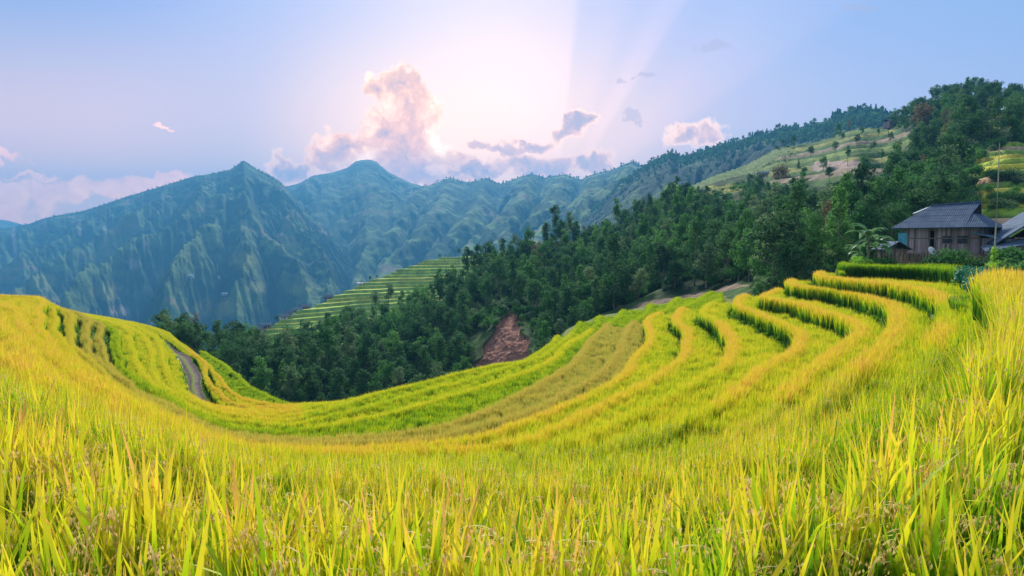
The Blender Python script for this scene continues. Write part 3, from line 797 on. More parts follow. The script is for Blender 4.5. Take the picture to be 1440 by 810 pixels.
def mountain(name, crest, base, nu, nv, cell, amp, seed, green, grass, patch=0.5, back=900., jag=0.6, prof=1.0, marks=(), iters=14, spurs=()):
    c = interp_line(crest, nu); b = interp_line(base, nu)
    c[:, 1] += jag * fbm(c[:, 0] * .35 + seed, np.zeros(nu) + seed, 4)
    Pc = PD(c[:, 0], c[:, 1], c[:, 2]); Pb = PD(b[:, 0], b[:, 1], b[:, 2])
    v = np.linspace(0, 1, nv)
    s = np.r_[0, np.cumsum(np.linalg.norm(np.diff(Pc[:, :2], axis=0), axis=1))]
    H = (Pc[:, 2] - Pb[:, 2])
    U, Vv = np.meshgrid(s, v, indexing='ij')
    pos = Pc[:, None, :] * (1 - v)[None, :, None] + Pb[:, None, :] * v[None, :, None]
    pos[:, :, 2] = Pb[:, None, 2] + H[:, None] * ((1 - v) ** prof)[None, :]
    # erosion on a coarse copy of this slope
    run = np.linalg.norm(Pc[:, :2] - Pb[:, :2], axis=1).mean(); width = s[-1]
    gu, gv = int(np.clip(width / cell, 40, 260)), int(np.clip(run / cell, 24, 120))
    z0 = resample(pos[:, :, 2], gu, gv); uu, vv2 = np.meshgrid(np.arange(gu) * cell, np.arange(gv) * cell, indexing='ij')
    # long spurs that run down from the crest, valleys between them
    x_, y_, z_ = pos[:, :, 0], pos[:, :, 1], pos[:, :, 2]
    qx = CX + F * x_ / y_; qy = HOR - F * z_ / y_
    wob = fbm(qx / 34. + seed, qy / 26., 3); qx = qx + 9 * wob; qy2 = qy + 5 * fbm(qx / 25. + 9, qy / 25. + seed, 3)
    lines = []
    for sp_ in spurs:
        a_ = np.array(sp_, float); lines.append(np.interp(qy2, a_[:, 1], a_[:, 0]))
    L_ = np.sort(np.stack(lines, -1), -1); gapmax = 90.
    lo_ = np.max(np.where(L_ <= qx[..., None], L_, -1e9), -1); hi_ = np.min(np.where(L_ > qx[..., None], L_, 1e9), -1)
    lo_ = np.maximum(lo_, qx - gapmax); hi_ = np.minimum(hi_, qx + gapmax)
    gp_ = hi_ - lo_; tt_ = np.minimum(qx - lo_, hi_ - qx)
    spz = -(tt_ / 45.) ** .9 * 1.0 + .35
    spz = spz * np.clip(gp_ / 70., .3, 1.5)
    z1 = z0 + amp * 1.5 * resample(spz, gu, gv) + amp * .35 * fbm(uu / (18. * cell) + seed, vv2 / (16. * cell), 4, gain=.55)
    z1 = erode(z1, width / gu, run / gv, iters, 1.3, seed)
    z1 = z1 - z0; det = z1 - blur(z1, 30); det = det / (np.std(det) + 1e-6)
    d = resample(det, nu, nv); d = np.clip(d, -2.6, 2.0)
    env = smooth(0.0, 0.22, Vv) * (1 - 0.3 * smooth(.8, 1, Vv))
    small = fbm(U / 60., Vv * run / 60. + seed, 5)
    disp = env * amp * .62 * d + amp * .05 * small * smooth(0, .03, Vv)
    pos[:, :, 2] += disp
    cap = (Pc[:, 2] / Pc[:, 1])[:, None] * pos[:, :, 1] - 6 * smooth(0, .02, Vv) - 40 * Vv * smooth(0, .1, Vv)
    over = pos[:, :, 2] - cap; pos[:, :, 2] = np.where(over > 0, cap - 6 * (1 - np.exp(-over / 12.)), pos[:, :, 2])
    rg = d * .35
    dirn = (Pb[:, :2] - Pc[:, :2]); dirn /= np.linalg.norm(dirn, axis=1)[:, None] + 1e-9
    # back slope
    nb = 6; bk = np.repeat(pos[:, :1, :], nb, 1)
    f = (np.arange(nb, 0, -1) / nb)
    bk[:, :, :2] -= dirn[:, None, :] * (back * f)[None, :, None]
    bk[:, :, 2] -= (back * .55) * f[None, :]
    full = np.concatenate([bk, pos], 1)
    o = np_mesh(name, full.reshape(-1, 3), grid_quads(nu, nb + nv), MOUNT)
    x, y = full[:, :, 0], full[:, :, 1]
    zz_ = full[:, :, 2]; m1 = fbm((x + zz_ * .4) / 170. + seed, (y * .5 + zz_ * 1.3) / 150., 5); m2 = fbm((x + zz_ * .5) / 55. + seed, (y * .5 + zz_ * 1.4) / 50. + 4, 4)
    rfull = np.concatenate([np.zeros((nu, nb)), rg], 1)
    g_ = smooth(0.02, 0.36, m1 * patch * 1.6 + rfull * .5 + m2 * .3)[..., None]  # grass patches also paint lit patches onto the shaded face
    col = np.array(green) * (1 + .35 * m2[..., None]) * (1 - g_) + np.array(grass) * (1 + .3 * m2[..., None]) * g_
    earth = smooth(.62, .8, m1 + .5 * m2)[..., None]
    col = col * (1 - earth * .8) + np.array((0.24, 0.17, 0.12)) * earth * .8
    # pixels of each vertex only to place the pale landslip scars where the hillside has them
    pxx = CX + F * x / y; pyy = HOR - F * full[:, :, 2] / y
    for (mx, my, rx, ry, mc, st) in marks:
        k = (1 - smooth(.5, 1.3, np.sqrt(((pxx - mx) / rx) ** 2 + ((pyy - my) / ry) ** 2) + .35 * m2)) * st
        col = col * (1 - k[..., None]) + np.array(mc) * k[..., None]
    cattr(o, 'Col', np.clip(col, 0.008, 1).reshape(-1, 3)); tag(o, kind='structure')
    return o, full
MOUNT = surf_mat('mountain_cover', 16.0, 0.55, 1.0, 14.0)
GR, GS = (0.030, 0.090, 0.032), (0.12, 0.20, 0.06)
scar = (0.60, 0.46, 0.42); field = (0.36, 0.38, 0.12)  # field tone brightened: the fields also stand in for lit patches
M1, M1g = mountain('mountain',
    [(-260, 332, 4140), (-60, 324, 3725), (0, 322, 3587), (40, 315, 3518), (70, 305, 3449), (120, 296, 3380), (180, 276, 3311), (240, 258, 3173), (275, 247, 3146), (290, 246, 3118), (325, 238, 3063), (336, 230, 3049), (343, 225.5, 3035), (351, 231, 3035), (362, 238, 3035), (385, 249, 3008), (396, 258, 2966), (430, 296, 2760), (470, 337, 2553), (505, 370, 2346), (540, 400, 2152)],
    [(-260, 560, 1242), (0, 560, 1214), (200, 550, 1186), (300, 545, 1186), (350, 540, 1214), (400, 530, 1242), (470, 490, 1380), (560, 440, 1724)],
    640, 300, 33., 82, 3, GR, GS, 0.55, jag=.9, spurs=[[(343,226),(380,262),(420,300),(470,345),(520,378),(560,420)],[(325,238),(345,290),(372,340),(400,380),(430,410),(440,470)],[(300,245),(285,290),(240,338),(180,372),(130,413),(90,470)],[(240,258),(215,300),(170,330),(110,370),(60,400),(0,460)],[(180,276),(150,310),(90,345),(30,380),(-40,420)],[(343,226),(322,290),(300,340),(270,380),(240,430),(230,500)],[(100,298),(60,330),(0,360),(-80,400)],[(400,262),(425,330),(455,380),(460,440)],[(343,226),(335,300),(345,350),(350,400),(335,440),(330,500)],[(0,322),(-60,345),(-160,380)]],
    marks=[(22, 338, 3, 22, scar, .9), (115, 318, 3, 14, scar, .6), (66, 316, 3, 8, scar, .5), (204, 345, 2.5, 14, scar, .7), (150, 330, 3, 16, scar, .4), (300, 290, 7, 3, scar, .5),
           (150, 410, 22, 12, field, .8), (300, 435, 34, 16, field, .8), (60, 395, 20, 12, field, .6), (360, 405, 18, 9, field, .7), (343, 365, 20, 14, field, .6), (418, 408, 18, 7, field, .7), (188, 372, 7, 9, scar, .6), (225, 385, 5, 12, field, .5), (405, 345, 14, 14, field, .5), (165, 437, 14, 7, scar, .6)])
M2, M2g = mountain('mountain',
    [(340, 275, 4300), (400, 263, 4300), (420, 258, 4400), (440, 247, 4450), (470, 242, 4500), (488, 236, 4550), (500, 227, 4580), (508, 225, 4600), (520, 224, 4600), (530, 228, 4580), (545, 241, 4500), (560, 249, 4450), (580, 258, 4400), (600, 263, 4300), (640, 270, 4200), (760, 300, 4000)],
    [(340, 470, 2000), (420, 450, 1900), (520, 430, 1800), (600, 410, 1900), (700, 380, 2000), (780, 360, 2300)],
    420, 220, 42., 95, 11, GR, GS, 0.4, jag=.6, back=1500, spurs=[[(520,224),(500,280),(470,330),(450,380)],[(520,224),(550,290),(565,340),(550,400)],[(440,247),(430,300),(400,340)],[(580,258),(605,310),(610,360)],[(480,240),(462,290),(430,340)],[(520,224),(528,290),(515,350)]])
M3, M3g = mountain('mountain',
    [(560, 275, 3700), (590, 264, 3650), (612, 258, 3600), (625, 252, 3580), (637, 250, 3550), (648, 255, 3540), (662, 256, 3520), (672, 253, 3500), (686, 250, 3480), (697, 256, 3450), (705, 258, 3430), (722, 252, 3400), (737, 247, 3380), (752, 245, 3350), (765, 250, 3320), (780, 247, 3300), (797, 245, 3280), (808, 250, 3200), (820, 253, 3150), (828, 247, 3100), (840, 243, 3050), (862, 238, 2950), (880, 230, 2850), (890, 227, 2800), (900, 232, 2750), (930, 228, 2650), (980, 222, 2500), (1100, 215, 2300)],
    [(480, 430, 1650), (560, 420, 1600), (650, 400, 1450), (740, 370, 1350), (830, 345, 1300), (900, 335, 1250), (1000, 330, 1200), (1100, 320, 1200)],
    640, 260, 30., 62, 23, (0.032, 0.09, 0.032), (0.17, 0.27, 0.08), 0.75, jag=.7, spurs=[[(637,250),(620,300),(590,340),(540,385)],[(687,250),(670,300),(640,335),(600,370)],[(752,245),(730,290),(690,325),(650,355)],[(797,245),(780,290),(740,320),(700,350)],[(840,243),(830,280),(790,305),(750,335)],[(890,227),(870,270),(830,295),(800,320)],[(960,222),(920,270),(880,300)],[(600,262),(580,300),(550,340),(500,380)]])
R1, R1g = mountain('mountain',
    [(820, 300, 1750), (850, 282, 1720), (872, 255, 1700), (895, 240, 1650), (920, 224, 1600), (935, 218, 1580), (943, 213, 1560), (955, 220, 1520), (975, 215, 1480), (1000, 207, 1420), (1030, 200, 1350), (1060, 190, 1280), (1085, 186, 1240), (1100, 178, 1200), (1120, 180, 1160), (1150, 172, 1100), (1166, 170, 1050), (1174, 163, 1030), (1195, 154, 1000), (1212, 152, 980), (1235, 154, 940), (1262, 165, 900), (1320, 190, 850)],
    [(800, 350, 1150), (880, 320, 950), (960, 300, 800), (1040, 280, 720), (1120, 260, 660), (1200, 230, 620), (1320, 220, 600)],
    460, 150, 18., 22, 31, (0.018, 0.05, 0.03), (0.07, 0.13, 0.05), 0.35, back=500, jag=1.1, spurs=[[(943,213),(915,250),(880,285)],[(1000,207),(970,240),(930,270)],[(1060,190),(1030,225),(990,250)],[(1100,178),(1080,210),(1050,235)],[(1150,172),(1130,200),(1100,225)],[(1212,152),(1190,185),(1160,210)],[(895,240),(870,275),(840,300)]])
# a faint last range on the left horizon
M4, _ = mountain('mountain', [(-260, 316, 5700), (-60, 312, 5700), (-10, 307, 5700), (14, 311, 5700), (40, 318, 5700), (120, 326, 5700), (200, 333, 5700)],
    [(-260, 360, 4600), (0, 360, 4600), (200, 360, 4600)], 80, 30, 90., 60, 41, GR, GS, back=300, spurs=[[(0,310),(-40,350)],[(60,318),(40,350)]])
# valley floor and the land beyond, one sheet under everything
nx = 90
gx, gy = np.meshgrid(np.linspace(-6700, 6700, nx), np.linspace(-1500, 6800, nx), indexing='ij')
gz = np.full_like(gx, -330.0)
# the hill the terraces belong to carries on behind the camera
o = np_mesh('ground', np.column_stack([gx.ravel(), gy.ravel(), gz.ravel() + 14 * fbm(gx / 700, gy / 700, 3).ravel()]), grid_quads(nx, nx), MOUNT)
cattr(o, 'Col', np.tile(GR, (nx * nx, 1))); tag(o, kind='structure')

# ================================================================== wooded hillside across the ravine
CP_ = [(230,482,150),(340,478,172),(450,447,200),(560,412,225),(660,375,240),(740,325,250),(830,316,275),(900,290,330),(960,260,420),(1050,228,470),(1100,208,455),(1180,188,430),(1235,178,400),(1290,158,340),(1350,140,310),(1440,150,270),(1560,150,260),
 (1400,330,82),(1440,330,84),(1440,300,92),(1400,270,104),(1440,240,118),(1400,215,138),(1440,200,150),(1400,172,205),(1370,150,270),(1560,330,88),(1560,220,140),(1440,372,74),(1380,385,70),(1560,380,72),(1320,330,92),(1320,280,125),(1320,220,190),(1300,180,280),
 (1200,385,70),(1200,340,92),(1200,300,128),(1200,250,195),(1200,205,320),(1100,400,76),(1100,330,140),(1100,280,205),(1100,240,310),(1150,225,330),(1240,230,250),(1180,395,70),(1180,405,69),
 (1020,420,86),(1020,350,150),(1020,290,240),(1020,255,350),(950,440,93),(950,350,170),(950,300,245),(850,500,103),(850,460,114),(850,400,165),(850,350,225),
 (715,530,116),(715,500,122),(715,450,140),(740,400,190),(700,560,112),(600,620,110),(600,560,124),(600,480,160),(600,440,190),(450,620,103),(450,560,120),(450,500,155),(350,620,98),(350,540,124),(350,500,150),(250,600,100),(250,520,130),(1150,400,73),(780,520,108),(900,470,98)]
CPa = np.array(CP_, float)
def tps_fit(P, val, lam=0.02):
    n = len(P); d = np.linalg.norm(P[:, None] - P[None], axis=2); Kk = np.where(d > 0, d * d * np.log(d + 1e-12), 0) + lam * np.eye(n)
    A = np.zeros((n + 3, n + 3)); A[:n, :n] = Kk; A[:n, n] = 1; A[:n, n + 1:] = P; A[n, :n] = 1; A[n + 1:, :n] = P.T
    return np.linalg.solve(A, np.r_[val, 0, 0, 0])
_P = CPa[:, :2] / 100.; _w = tps_fit(_P, np.log(CPa[:, 2]))
def hill_depth(px, py):
    px = np.asarray(px, float); sh = px.shape
    Q = np.stack([px.ravel(), np.asarray(py, float).ravel()], -1) / 100.
    r = np.empty(len(Q))
    for i in range(0, len(Q), 20000):
        q = Q[i:i + 20000]; d = np.linalg.norm(q[:, None] - _P[None], axis=2)
        r[i:i + 20000] = (np.where(d > 0, d * d * np.log(d + 1e-12), 0) @ _w[:-3]) + _w[-3] + q @ _w[-2:]
    return np.exp(r).reshape(sh)
TOP = np.array([(225,512),(270,500),(340,508),(400,502),(450,488),(500,465),(560,446),(620,423),(660,399),(700,368),(740,346),(770,340),(830,337),(870,324),(900,309),(940,288),(960,266),(1000,248),(1050,231),(1085,212),(1100,206),(1130,203),(1165,195),(1180,188),(1200,182),(1235,180),(1260,172),(1290,158),(1320,138),(1350,136),(1385,140),(1410,156),(1440,152),(1560,150)], float)
BOT = np.array([(225,620),(700,620),(800,560),(950,480),(1050,440),(1150,410),(1200,395),(1250,390),(1560,390)], float)
def in_poly(px, py, poly):
    inside = np.zeros(np.shape(px), bool); n = len(poly)
    for i in range(n):
        x0, y0 = poly[i]; x1, y1 = poly[(i + 1) % n]
        c = ((y0 > py) != (y1 > py)) & (px < (x1 - x0) * (py - y0) / (y1 - y0 + 1e-12) + x0)
        inside ^= c
    return inside
SLIDE = [(662,528),(667,508),(680,499),(682,482),(696,468),(699,451),(711,441),(726,439),(734,452),(731,466),(744,476),(741,492),(755,504),(758,528)]
BARE = [(838,470),(870,445),(900,430),(960,410),(1030,402),(1060,404),(1010,414),(960,430),(900,450),(850,475)]
GRASS = [(955,262),(1000,244),(1050,229),(1085,212),(1120,204),(1118,222),(1060,240),(1000,258),(965,270),(940,275)]
TERR1 = [(1118,206),(1165,195),(1200,182),(1245,180),(1290,188),(1270,215),(1225,262),(1150,262),(1085,258),(1060,240)]
TERR2 = [(1372,225),(1420,205),(1560,195),(1560,345),(1355,345),(1362,300),(1372,262)]
TERR3 = [(1370,166),(1418,164),(1420,180),(1372,182)]
TERR4 = [(995,262),(1032,258),(1060,262),(1030,276),(1000,276)]
CLEAR = [SLIDE, BARE, GRASS, TERR1, TERR2, TERR3, TERR4]
def build_hill():
    ni, nj = 760, 300
    px = np.linspace(228, 1555, ni); top = np.interp(px, TOP[:, 0], TOP[:, 1]); bot = np.interp(px, BOT[:, 0], BOT[:, 1])
    j = np.linspace(0, 1, nj)
    PX = np.repeat(px[:, None], nj, 1); PY = top[:, None] * (1 - j) + bot[:, None] * j
    D = hill_depth(PX, PY)
    W = PD(PX, PY, D)
    x, y = W[..., 0], W[..., 1]
    wp = 4 * fbm(x / 30., y / 30., 3)
    qx, qy = PX + wp * .8, PY + wp * .5
    W[..., 2] += 0.9 * fbm(x / 14., y / 14., 4) * smooth(0, .05, j)[None]
    n1 = fbm(x / 9., y / 9., 4)[..., None]; n2 = fbm(x / 2.5, y / 2.5, 3)[..., None]
    col = np.array((0.028, 0.055, 0.018)) * (1 + .4 * n1)
    g = smooth(.0, .6, n1) ; col = col * (1 - g) + np.array((0.06, 0.12, 0.03)) * g
    def quant(mask, step, off, tops, riser, rw=.35):
        z = W[..., 2] + .5 * fbm(x / 25., y / 25., 2)
        lv = np.floor(z / step); fr = z / step - lv
        zq = (lv + smooth(1 - rw, 1, fr)) * step
        W[..., 2] = np.where(mask, W[..., 2] + (zq - z) + off, W[..., 2])
        h = np.array(tops)[(lv.astype(int) * 7 + 3) % len(tops)]
        h = h * (1 + .25 * n1 + .25 * n2)
        r = (smooth(1 - rw - .10, 1 - rw, fr) * (1 - smooth(1 - rw * .85, 1 - rw * .55, fr)))[..., None]
        cc = h * (1 - r) + np.array(riser) * (1 + .3 * n2) * r
        return cc
    def put(mask, c):
        nonlocal col
        m = mask[..., None]; col = np.where(m, c, col)
    m = in_poly(qx, qy, SLIDE); rk = (.6 * fbm(x / 4., (W[..., 2] + y) / 3., 5) + .5 * fbm(x / .9, (W[..., 2] + y) / .9, 3))[..., None]
    put(m, np.array((0.40, 0.20, 0.135)) * (1 + .55 * rk)); W[..., 2] -= np.where(m, 1.0 + 1.1 * rk[..., 0], 0)
    m = in_poly(qx, qy, BARE); put(m, np.array((0.27, 0.19, 0.13)) * (1 + .45 * n2)); 
    m = in_poly(qx, qy, GRASS); put(m, quant(m, 1.6, 0, [(0.14, 0.21, 0.07), (0.12, 0.19, 0.06), (0.16, 0.21, 0.08)], (0.10, 0.17, 0.05), .3))
    m = in_poly(qx, qy, TERR1)
    put(m, quant(m, 4.4, 0, [(0.19, 0.26, 0.07), (0.08, 0.145, 0.04), (0.30, 0.23, 0.15), (0.07, 0.14, 0.04), (0.26, 0.27, 0.07), (0.10, 0.165, 0.05)], (0.035, 0.07, 0.025), .7))
    bm = m & in_poly(qx, qy, [(1145, 226), (1215, 222), (1212, 234), (1140, 240)]); put(bm, np.array((0.38, 0.28, 0.22)) * (1 + .4 * n2))
    m = in_poly(qx, qy, TERR2)
    put(m, quant(m, 1.5, 0, [(0.62, 0.56, 0.06), (0.40, 0.50, 0.06), (0.62, 0.54, 0.07), (0.22, 0.36, 0.06), (0.55, 0.36, 0.22), (0.30, 0.46, 0.06)], (0.06, 0.12, 0.03), .45))
    m = in_poly(qx, qy, TERR3); put(m, quant(m, 2.5, 0, [(0.32, 0.33, 0.07), (0.22, 0.27, 0.06)], (0.06, 0.10, 0.03), .4))
    m = in_poly(qx, qy, TERR4); put(m, quant(m, 2.5, 0, [(0.40, 0.36, 0.07), (0.22, 0.27, 0.06)], (0.06, 0.10, 0.03), .4))
    # back slope so the hill has depth from other sides
    nb = 5; f = np.arange(nb, 0, -1) / nb
    bk = np.repeat(W[:, :1], nb, 1); rad = W[:, 0, :2] / np.linalg.norm(W[:, 0, :2], axis=1)[:, None]
    bk[:, :, :2] += rad[:, None, :] * (180 * f)[None, :, None]; bk[:, :, 2] -= (90 * f ** 1.2)[None]
    full = np.concatenate([bk, W], 1); cf = np.concatenate([np.tile(np.array((0.03, 0.06, 0.02)), (ni, nb, 1)), col], 1)
    o = np_mesh('hillside', full.reshape(-1, 3), grid_quads(ni, nb + nj), surf_mat('hillside_cover', 1.2, 0.45, 0.8, 0.6))
    cattr(o, 'Col', np.clip(cf, .008, 1).reshape(-1, 3)); tag(o, kind='structure')
build_hill()
def hillpt(px, py):
    return PD(px, py, hill_depth(px, py))

# ================================================================== terraced spur lower down the valley
def build_spur():
    crest = np.array([(330,486,318),(345,476,330),(372,462,350),(400,446,362),(440,430,385),(470,417,405),(500,402,430),(530,391,450),(560,379,470),(590,368,487),(620,362,500),(660,357,515),(720,350,530)], float)
    n, mm = 520, 260
    c = interp_line(crest, n); Pc = PD(c[:, 0], c[:, 1], c[:, 2])
    k = np.ones(25) / 25
    for a in range(3):
        pad = np.pad(Pc[:, a], 12, mode='reflect', reflect_type='odd'); Pc[:, a] = np.convolve(pad, k, 'valid')
    w = np.linspace(0, 1, mm) ** 1.0 * 190
    # downslope direction: towards the ravine, curling round the nose
    t = np.linspace(0, 1, n); ang = R(-90) + R(22) * np.sin(t * 9.0) * (1 - .5 * t) + R(28) * (1 - t)
    dx, dy = np.cos(ang), np.sin(ang)
    X = Pc[:, None, 0] + dx[:, None] * w; Y = Pc[:, None, 1] + dy[:, None] * w
    Zs = Pc[:, None, 2] - 0.40 * w - 0.0004 * w * w + 7.0 * fbm(X / 60., Y / 60., 2) * smooth(0, 40, w)[None] + 1.2 * fbm(X / 18., Y / 18., 2) * smooth(0, 25, w)[None]
    Zs = Zs + .55 * np.sin(Zs * .9 + 1) + .35 * np.sin(Zs * 2.1)
    step = 2.0; lv = np.floor(Zs / step); fr = Zs / step - lv
    Zq = (lv + smooth(.62, 1, fr)) * step
    n2 = fbm(X / 5., Y / 5., 3)[..., None]; hh = ((lv.astype(int) * 13 + 5) % 5)
    tops = np.array([(0.38, 0.55, 0.06), (0.55, 0.58, 0.06), (0.32, 0.50, 0.06), (0.62, 0.58, 0.06), (0.36, 0.54, 0.07)])[hh] * (1 + .25 * n2)
    edge = smooth(.0, .22, fr)[..., None]      # the outer rim of each terrace is yellower
    tops = tops * edge + np.array((0.78, 0.70, 0.08)) * (1 - edge)
    r = smooth(.60, .72, fr)[..., None]
    col = tops * (1 - r) + np.array((0.25, 0.40, 0.07)) * (1 + .3 * n2) * r
    # back side
    nb = 40; wb = np.linspace(150, 0, nb, endpoint=False)
    Xb = Pc[:, None, 0] - dx[:, None] * wb * .6; Yb = Pc[:, None, 1] - dy[:, None] * wb
    Zb = Pc[:, None, 2] - 0.35 * wb - 0.002 * wb * wb + 1.5 * fbm(Xb / 30., Yb / 30., 2) * smooth(0, 40, wb)[None]
    lvb = np.floor(Zb / step); frb = Zb / step - lvb; Zqb = (lvb + smooth(.62, 1, frb)) * step
    cb = np.array((0.06, 0.12, 0.03)) * np.ones(Xb.shape + (1,))
    full = np.concatenate([np.stack([Xb, Yb, Zqb], -1), np.stack([X, Y, Zq], -1)], 1); cf = np.concatenate([cb, col], 1)
    o = np_mesh('hill', full.reshape(-1, 3), grid_quads(n, nb + mm), surf_mat('spur_cover', .8, 0.3, 0.6, 0.4), smooth_=False)
    cattr(o, 'Col', np.clip(cf, .008, 1).reshape(-1, 3)); tag(o, kind='structure')
    return Pc
SPUR = build_spur()

# ================================================================== haze
def build_haze():
    x0, x1, y0, y1, z0, z1 = -6800, 6800, -1600, 6900, -420, 700
    v = [(x, y, z) for z in (z0, z1) for x, y in ((x0, y0), (x1, y0), (x1, y1), (x0, y1))]
    f = [(3, 2, 1, 0), (4, 5, 6, 7), (0, 1, 5, 4), (1, 2, 6, 5), (2, 3, 7, 6), (3, 0, 4, 7)]
    m_, g = new_mat('haze_air')
    pv = g.node('ShaderNodeVolumePrincipled'); pv.inputs['Color'].default_value = HAZE_COL
    pv.inputs['Density'].default_value = HAZE_D; pv.inputs['Anisotropy'].default_value = 0.1
    out = g.node('ShaderNodeOutputMaterial'); g.l.new(pv.outputs[0], out.inputs['Volume'])
    o = mesh_obj('haze', v, f, m_); tag(o, kind='stuff', label='pale blue evening haze filling the valley')
HAZE_COL = (0.14, 0.52, 0.96, 1); HAZE_D = 2.4e-4
build_haze()
# ================================================================== trees
def leaf_mat(name, cols, rough=.8, trans=.35):
    m_, g = new_mat(name)
    oi = g.node('ShaderNodeObjectInfo').outputs['Random']
    r = attr(g, 'r')
    n = g.noise(obpos(g), 1.2, 3, .6)
    x = g.m('ADD', g.m('MULTIPLY', oi, .55), g.m('ADD', g.m('MULTIPLY', r, .25), g.m('MULTIPLY', g.m('SUBTRACT', n, .3), .5)))
    return finish(m_, g, g.ramp(x, [(i / (len(cols) - 1), c) for i, c in enumerate(cols)]), rough, trans=trans, spec=.08)
LEAF = {
 'dark': leaf_mat('leaf_dark', [(0.030, 0.080, 0.035), (0.055, 0.140, 0.050), (0.082, 0.200, 0.062), (0.136, 0.260, 0.079)]),
 'green': leaf_mat('leaf_green', [(0.046, 0.140, 0.039), (0.082, 0.230, 0.056), (0.136, 0.320, 0.070), (0.201, 0.380, 0.088)]),
 'pale': leaf_mat('leaf_pale', [(0.092, 0.180, 0.079), (0.146, 0.250, 0.106), (0.219, 0.320, 0.132), (0.274, 0.360, 0.158)]),
 'brown': leaf_mat('leaf_brown', [(0.109, 0.100, 0.053), (0.182, 0.140, 0.070), (0.238, 0.180, 0.088), (0.292, 0.240, 0.106)]),
 'lime': leaf_mat('leaf_lime', [(0.146, 0.340, 0.035), (0.255, 0.520, 0.053), (0.401, 0.680, 0.070), (0.620, 0.760, 0.070)]),
}
BARK = simple_mat('bark', (0.17, 0.14, 0.11), (0.30, 0.26, 0.21), 9, .9, .4, (1, 1, .3))
nrng = np.random.default_rng(21)
def tube(V_, Fc, pts, rad, sides=6):
    """tapering tube through points"""
    pts = [Vector(p) for p in pts]; i0 = len(V_)
    for i, p in enumerate(pts):
        d = (pts[min(i + 1, len(pts) - 1)] - pts[max(i - 1, 0)]).normalized()
        q = d.to_track_quat('Z', 'Y')
        for s in range(sides):
            a = 2 * math.pi * s / sides
            V_.append(tuple(p + q @ Vector((math.cos(a) * rad[i], math.sin(a) * rad[i], 0))))
    for i in range(len(pts) - 1):
        for s in range(sides):
            a = i0 + i * sides + s; b = i0 + i * sides + (s + 1) % sides
            Fc.append((a, b, b + sides, a + sides))
    Fc.append(tuple(i0 + (len(pts) - 1) * sides + s for s in range(sides)))
def leaf_cloud(centers, radii, n_each, size, out, droop=0.0):
    """small leaf cards, facing mostly outwards, on and inside each clump"""
    P = []; 
    for c, r, n in zip(centers, radii, n_each):
        d = nrng.normal(size=(n, 3)); d /= np.linalg.norm(d, axis=1)[:, None]
        rr = r * (0.45 + 0.62 * nrng.random(n) ** .6)[:, None]
        p = np.asarray(c) + d * rr * np.array((1, 1, .8))
        nrm = d + nrng.normal(scale=.55, size=(n, 3)); nrm[:, 2] += .25; nrm /= np.linalg.norm(nrm, axis=1)[:, None]
        t = np.cross(nrm, nrng.normal(size=(n, 3))); t /= np.linalg.norm(t, axis=1)[:, None]; b = np.cross(nrm, t)
        s = size * nrng.uniform(.6, 1.3, n)[:, None]
        P.append((p, t * s, b * s * nrng.uniform(.45, .8, n)[:, None]))
    p = np.concatenate([q[0] for q in P]); t = np.concatenate([q[1] for q in P]); b = np.concatenate([q[2] for q in P])
    v = np.stack([p - t, p - b * .9, p + t, p + b * .9], 1).reshape(-1, 3)
    q = np.arange(len(v)).reshape(-1, 4)
    r = np.repeat(nrng.random(len(p)), 4)
    return v, q, r
